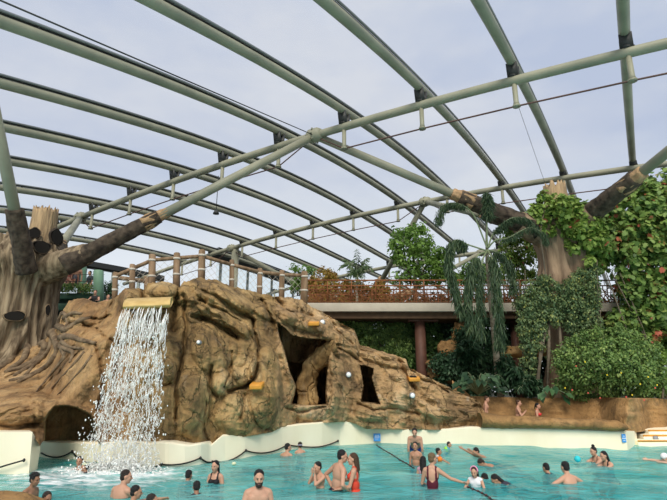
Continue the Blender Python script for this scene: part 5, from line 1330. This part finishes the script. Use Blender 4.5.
person('girl with long black hair seen from behind, left of the woman in wine red', (423.3,461), 13.2, 1.35, 160, 5, female=True, hair=('long','black'), tone=0, suit=('top',(.45,.25,.3)))
person('woman in wine red swimsuit seen from behind reaching one arm right', (432.8,459), 11.4, 1.70, 165, 4, hyaw=-40, female=True, armR=((1,-.25,-.62),(1,-.45,-.30)), armL=((.3,-.3,-1),(0,-1,-.1)), hair=('short','light'), tone=0, suit=('onepiece',(.085,.008,.02)), voxel=.010)
k_ = person('small child with orange arm bands paddling right in the middle of the pool', (438.8,451.6), 14.8, 1.0, 85, 35, hpitch=-30, legs='trail', armL=OVER, armR=OVER, hair=('short','black'), tone=1, suit=('top',(.6,.6,.62)))
for sd in (-1,1):
    c_ = k_['T'](sd*.20,-.12,.44); m = MB(); m.tube([c_-Vector((.05,0,0)), c_+Vector((.05,0,0))], .065, 14); m.build('arm_band', cloth((.85,.22,.03)), k_['root'])
k_ = person('toddler wearing a green and yellow float jacket near the far wall', (449.3,444.6), 18.0, .95, 60, 30, hpitch=-25, legs='trail', armR=OVER, armL=OVER, hair=('short','dark'), tone=0, suit=('top',(.05,.35,.65)))
m = MB(); pts = [k_['T'](.17*math.cos(a), .14*math.sin(a), .40) for a in np.linspace(0, 2*PI, 18)]; m.tube(pts, .055, 8); m.build('float_collar', cloth((.35,.75,.08)), k_['root'])
person('dark-haired swimmer face down doing breaststroke to the left, right of the toddler', (476,452), Yh(476,452,.12), 1.7, -75, 58, hpitch=-30, legs='prone', armL=STROKE, armR=STROKE, hair=('short','black'), tone=1, suit=('trunks',(.03,.04,.08)))
person('swimmer with submerged body trailing right, head low in the water behind the girl with headband', (481.3,463.5), Yh(481.3,463.5,.04), 1.65, -80, 66, hpitch=-10, legs='prone', hair=('short','dark'), tone=1, suit=('trunks',(.05,.05,.06)))
k_ = person('young girl in white swim top wearing a pink headband', (474.2,472.3), 11.6, 1.25, -28, 5, hpitch=10, female=False, armL=((.4,-.5,-.8),(.0,-1,-.1)), armR=((.5,-.5,-.8),(.2,-1,-.1)), hair=('long','dark'), tone=0, suit=('top',(.72,.70,.72)), voxel=.010)
m = MB(); pts = [k_['H'](.088*math.cos(a), .0+.03*math.sin(a), .045+.098*math.sin(a)) for a in np.linspace(-.2, PI+.2, 16)]; m.tube(pts, .013, 7); m.build('headband', cloth((.80,.30,.45)), k_['root'])
person('dark-haired head just above the water right behind the girl with headband', (484.5,478.8), Yh(484.5,478.8,.02), 1.4, -150, 15, hpitch=10, legs='stand', hair=('short','black'), tone=1, suit=('trunks',(.03,.03,.04)))
person('black-haired swimmer with a dark suit floating right, near the girl with headband', (495.3,480), Yh(495.3,480,.06), 1.6, -85, 66, hpitch=-20, legs='prone', hair=('wet','black'), tone=1, suit=('top',(.04,.04,.06)))
person('black-haired head turned away, left of the floating man with bare back', (545.8,468), Yh(545.8,468,.10), 1.55, 200, 15, legs='stand', hair=('short','black'), tone=1, suit=('top',(.03,.03,.04)))
person('man with bare back and cropped dark hair, legs floating out to the right', (564.8,467.5), 12.0, 1.78, 195, 18, hpitch=-10, armL=WIDE, armR=WIDE, legs='trail', hair=('short','black'), tone=0, suit=('trunks',(.012,.012,.015)), build_=1.05)
person('woman with a high hair bun holding a turquoise ball, at the right of the pool', (593.3,451.5), 14.9, 1.66, -72, 14, female=True, armL=LEVEL, armR=LEVEL, hair=('bun','black'), tone=0, suit=('bikini',(.02,.02,.02)))
person('woman with long black hair and black swimsuit beside the woman with the bun', (603.5,456), 14.2, 1.66, -75, 14, roll=0, female=True, armL=LEVEL, armR=LEVEL, hair=('long','black'), tone=0, suit=('onepiece',(.012,.012,.012)))
m = MB(); m.ell(P(577.5,459,14.45), (.085,.085,.085)); tag(m.build('ball', mat('turquoise_ball', (.03,.55,.62), .4)), 'small turquoise ball held above the water by the woman with the bun', 'ball')
k_ = person('swimmer with a white cap at the right edge of the pool, arms stretched left', (664.5,457.8), Yh(664.5,457.8,.12), 1.7, -82, 78, hpitch=-45, legs='prone', armL=STROKE, armR=STROKE, hair=None, tone=4, suit=('top',(.75,.75,.75)))
m = MB(); m.ell(k_['H'](0,.015,.045), (.088*k_['hs'],.105*k_['hs'],.085*k_['hs']), k_['Rh']); m.build('swim_cap', cloth((.75,.75,.75)), k_['root'])
person('swimmer gliding under the surface, dark shape in the middle of the pool', (246,472), Yh(246,472,-.26), 1.7, -80, 88, hpitch=-10, legs='prone', armL=STROKE, armR=STROKE, hair=('short','black'), tone=3, suit=('trunks',(.02,.02,.03)))
m = MB(); m.ell(P(234,463.6,Pz(234,464.3).y)+Vector((0,0,.0)), (.06,.06,.045)); tag(m.build('float', mat('pale_float', (.75,.75,.50), .5)), 'small pale float bobbing near the wall below the orange stain', 'float')
# walkway behind the coping
person('bare-chested man seen from the side on the walkway, leftmost of three', (486.8,399.3), 21.0, 1.75, 80, 4, hpitch=5, gnd=.12, hair=('short','brown'), tone=0, suit=('trunks',(.03,.05,.08)), armL=((.1,.1,-1),(0,-.1,-1)), armR=((.1,.1,-1),(0,-.1,-1)))
person('bare-chested man with folded hands on the walkway, middle of three', (518.8,403), 20.9, 1.72, 70, 4, gnd=.12, hair=('short','brown'), tone=0, suit=('trunks',(.03,.05,.08)), armL=('body',(.03,-.26,.36)), armR=('body',(-.03,-.26,.33)))
person('dark-haired woman in red bikini on the walkway, rightmost of three', (538,406), 20.8, 1.64, 60, 3, female=True, gnd=.12, hair=('tail','black'), tone=0, suit=('bikini',(.70,.05,.05)))
# distant people
person('bare-shouldered man in a black top looking over the rocks beside the green column', (95.3,292.5), 23.5, 1.72, 10, 5, gnd=3.2, hair=('short','brown'), tone=0, suit=('top',(.02,.02,.02)), voxel=.02, details=False, armL=FWD, armR=FWD)
person('person whose head just shows above the rocks left of the log fence', (108.3,297), 23.5, 1.7, 30, 0, gnd=3.2, hair=('short','brown'), tone=0, suit=('trunks',(.05,.05,.06)), voxel=.02, details=False)
for px, py, h, yaw_, su, lab, sit in ((78.2,266,1.75,20,('trunks',(.25,.10,.06)),'bare-chested man standing on the far terrace',0),(71.5,270,1.65,40,('tshirt',(.30,.11,.08)),'diner in brick red on the far terrace, second from the left',1),(67,273,1.6,-20,('tshirt',(.35,.2,.15)),'diner with brown top at the left end of the far terrace',1),(74.8,272.5,1.6,-60,('tshirt',(.10,.10,.11)),'diner in grey on the far terrace beside the standing man',1),(89.7,273,1.66,-30,('tshirt',(.03,.04,.045)),'diner in black at the right end of the far terrace',1)):
    person(lab, (px,py), TY+1.0, h, yaw_, 6, hair=('short','dark'), tone=1, suit=su, voxel=.024, details=False, group='people on the far terrace', legs='sit' if sit else 'stand', gnd=P(78,290,TY+1.0).z)
# ------------------------------------------------------------------ sky and light
w = bpy.data.worlds.new('overcast_sky'); scn.world = w; w.use_nodes = True
N = w.node_tree.nodes; L = w.node_tree.links; bg = N['Background']
tc = N.new('ShaderNodeTexCoord')
mp = N.new('ShaderNodeMapping'); mp.inputs['Scale'].default_value = (1.0, 1.0, 2.4)
L.new(tc.outputs['Generated'], mp.inputs['Vector'])
nz = N.new('ShaderNodeTexNoise'); nz.inputs['Scale'].default_value = 2.2; nz.inputs['Detail'].default_value = 6; nz.inputs['Roughness'].default_value = .55
L.new(mp.outputs['Vector'], nz.inputs['Vector'])
rp = N.new('ShaderNodeValToRGB'); cr = rp.color_ramp
cr.elements[0].position = .36; cr.elements[0].color = (.53,.60,.76,1)
cr.elements[1].position = .62; cr.elements[1].color = (.72,.75,.82,1)
L.new(nz.outputs['Fac'], rp.inputs['Fac'])
sp = N.new('ShaderNodeSeparateXYZ'); L.new(tc.outputs['Generated'], sp.inputs[0])
mr = N.new('ShaderNodeMapRange'); mr.inputs['From Min'].default_value = .02; mr.inputs['From Max'].default_value = .42
mr.inputs['To Min'].default_value = 1; mr.inputs['To Max'].default_value = 0
L.new(sp.outputs['Z'], mr.inputs['Value'])
mx = N.new('ShaderNodeMixRGB'); mx.inputs['Color2'].default_value = (.86,.93,.97,1)
L.new(mr.outputs['Result'], mx.inputs['Fac']); L.new(rp.outputs['Color'], mx.inputs['Color1'])
L.new(mx.outputs['Color'], bg.inputs['Color']); bg.inputs['Strength'].default_value = 1.0
sun = bpy.data.lights.new('sun', 'SUN'); sun.energy = 3.6; sun.angle = math.radians(28); sun.color = (1.0,.92,.80)
so = bpy.data.objects.new('sun', sun); COL.objects.link(so)
so.rotation_euler = (math.radians(46), 0, math.radians(-6))
scn.view_settings.view_transform = 'Standard'; scn.view_settings.look = 'None'
scn.view_settings.gamma = 1; scn.view_settings.use_curve_mapping = False
scn.view_settings.exposure = 0.0
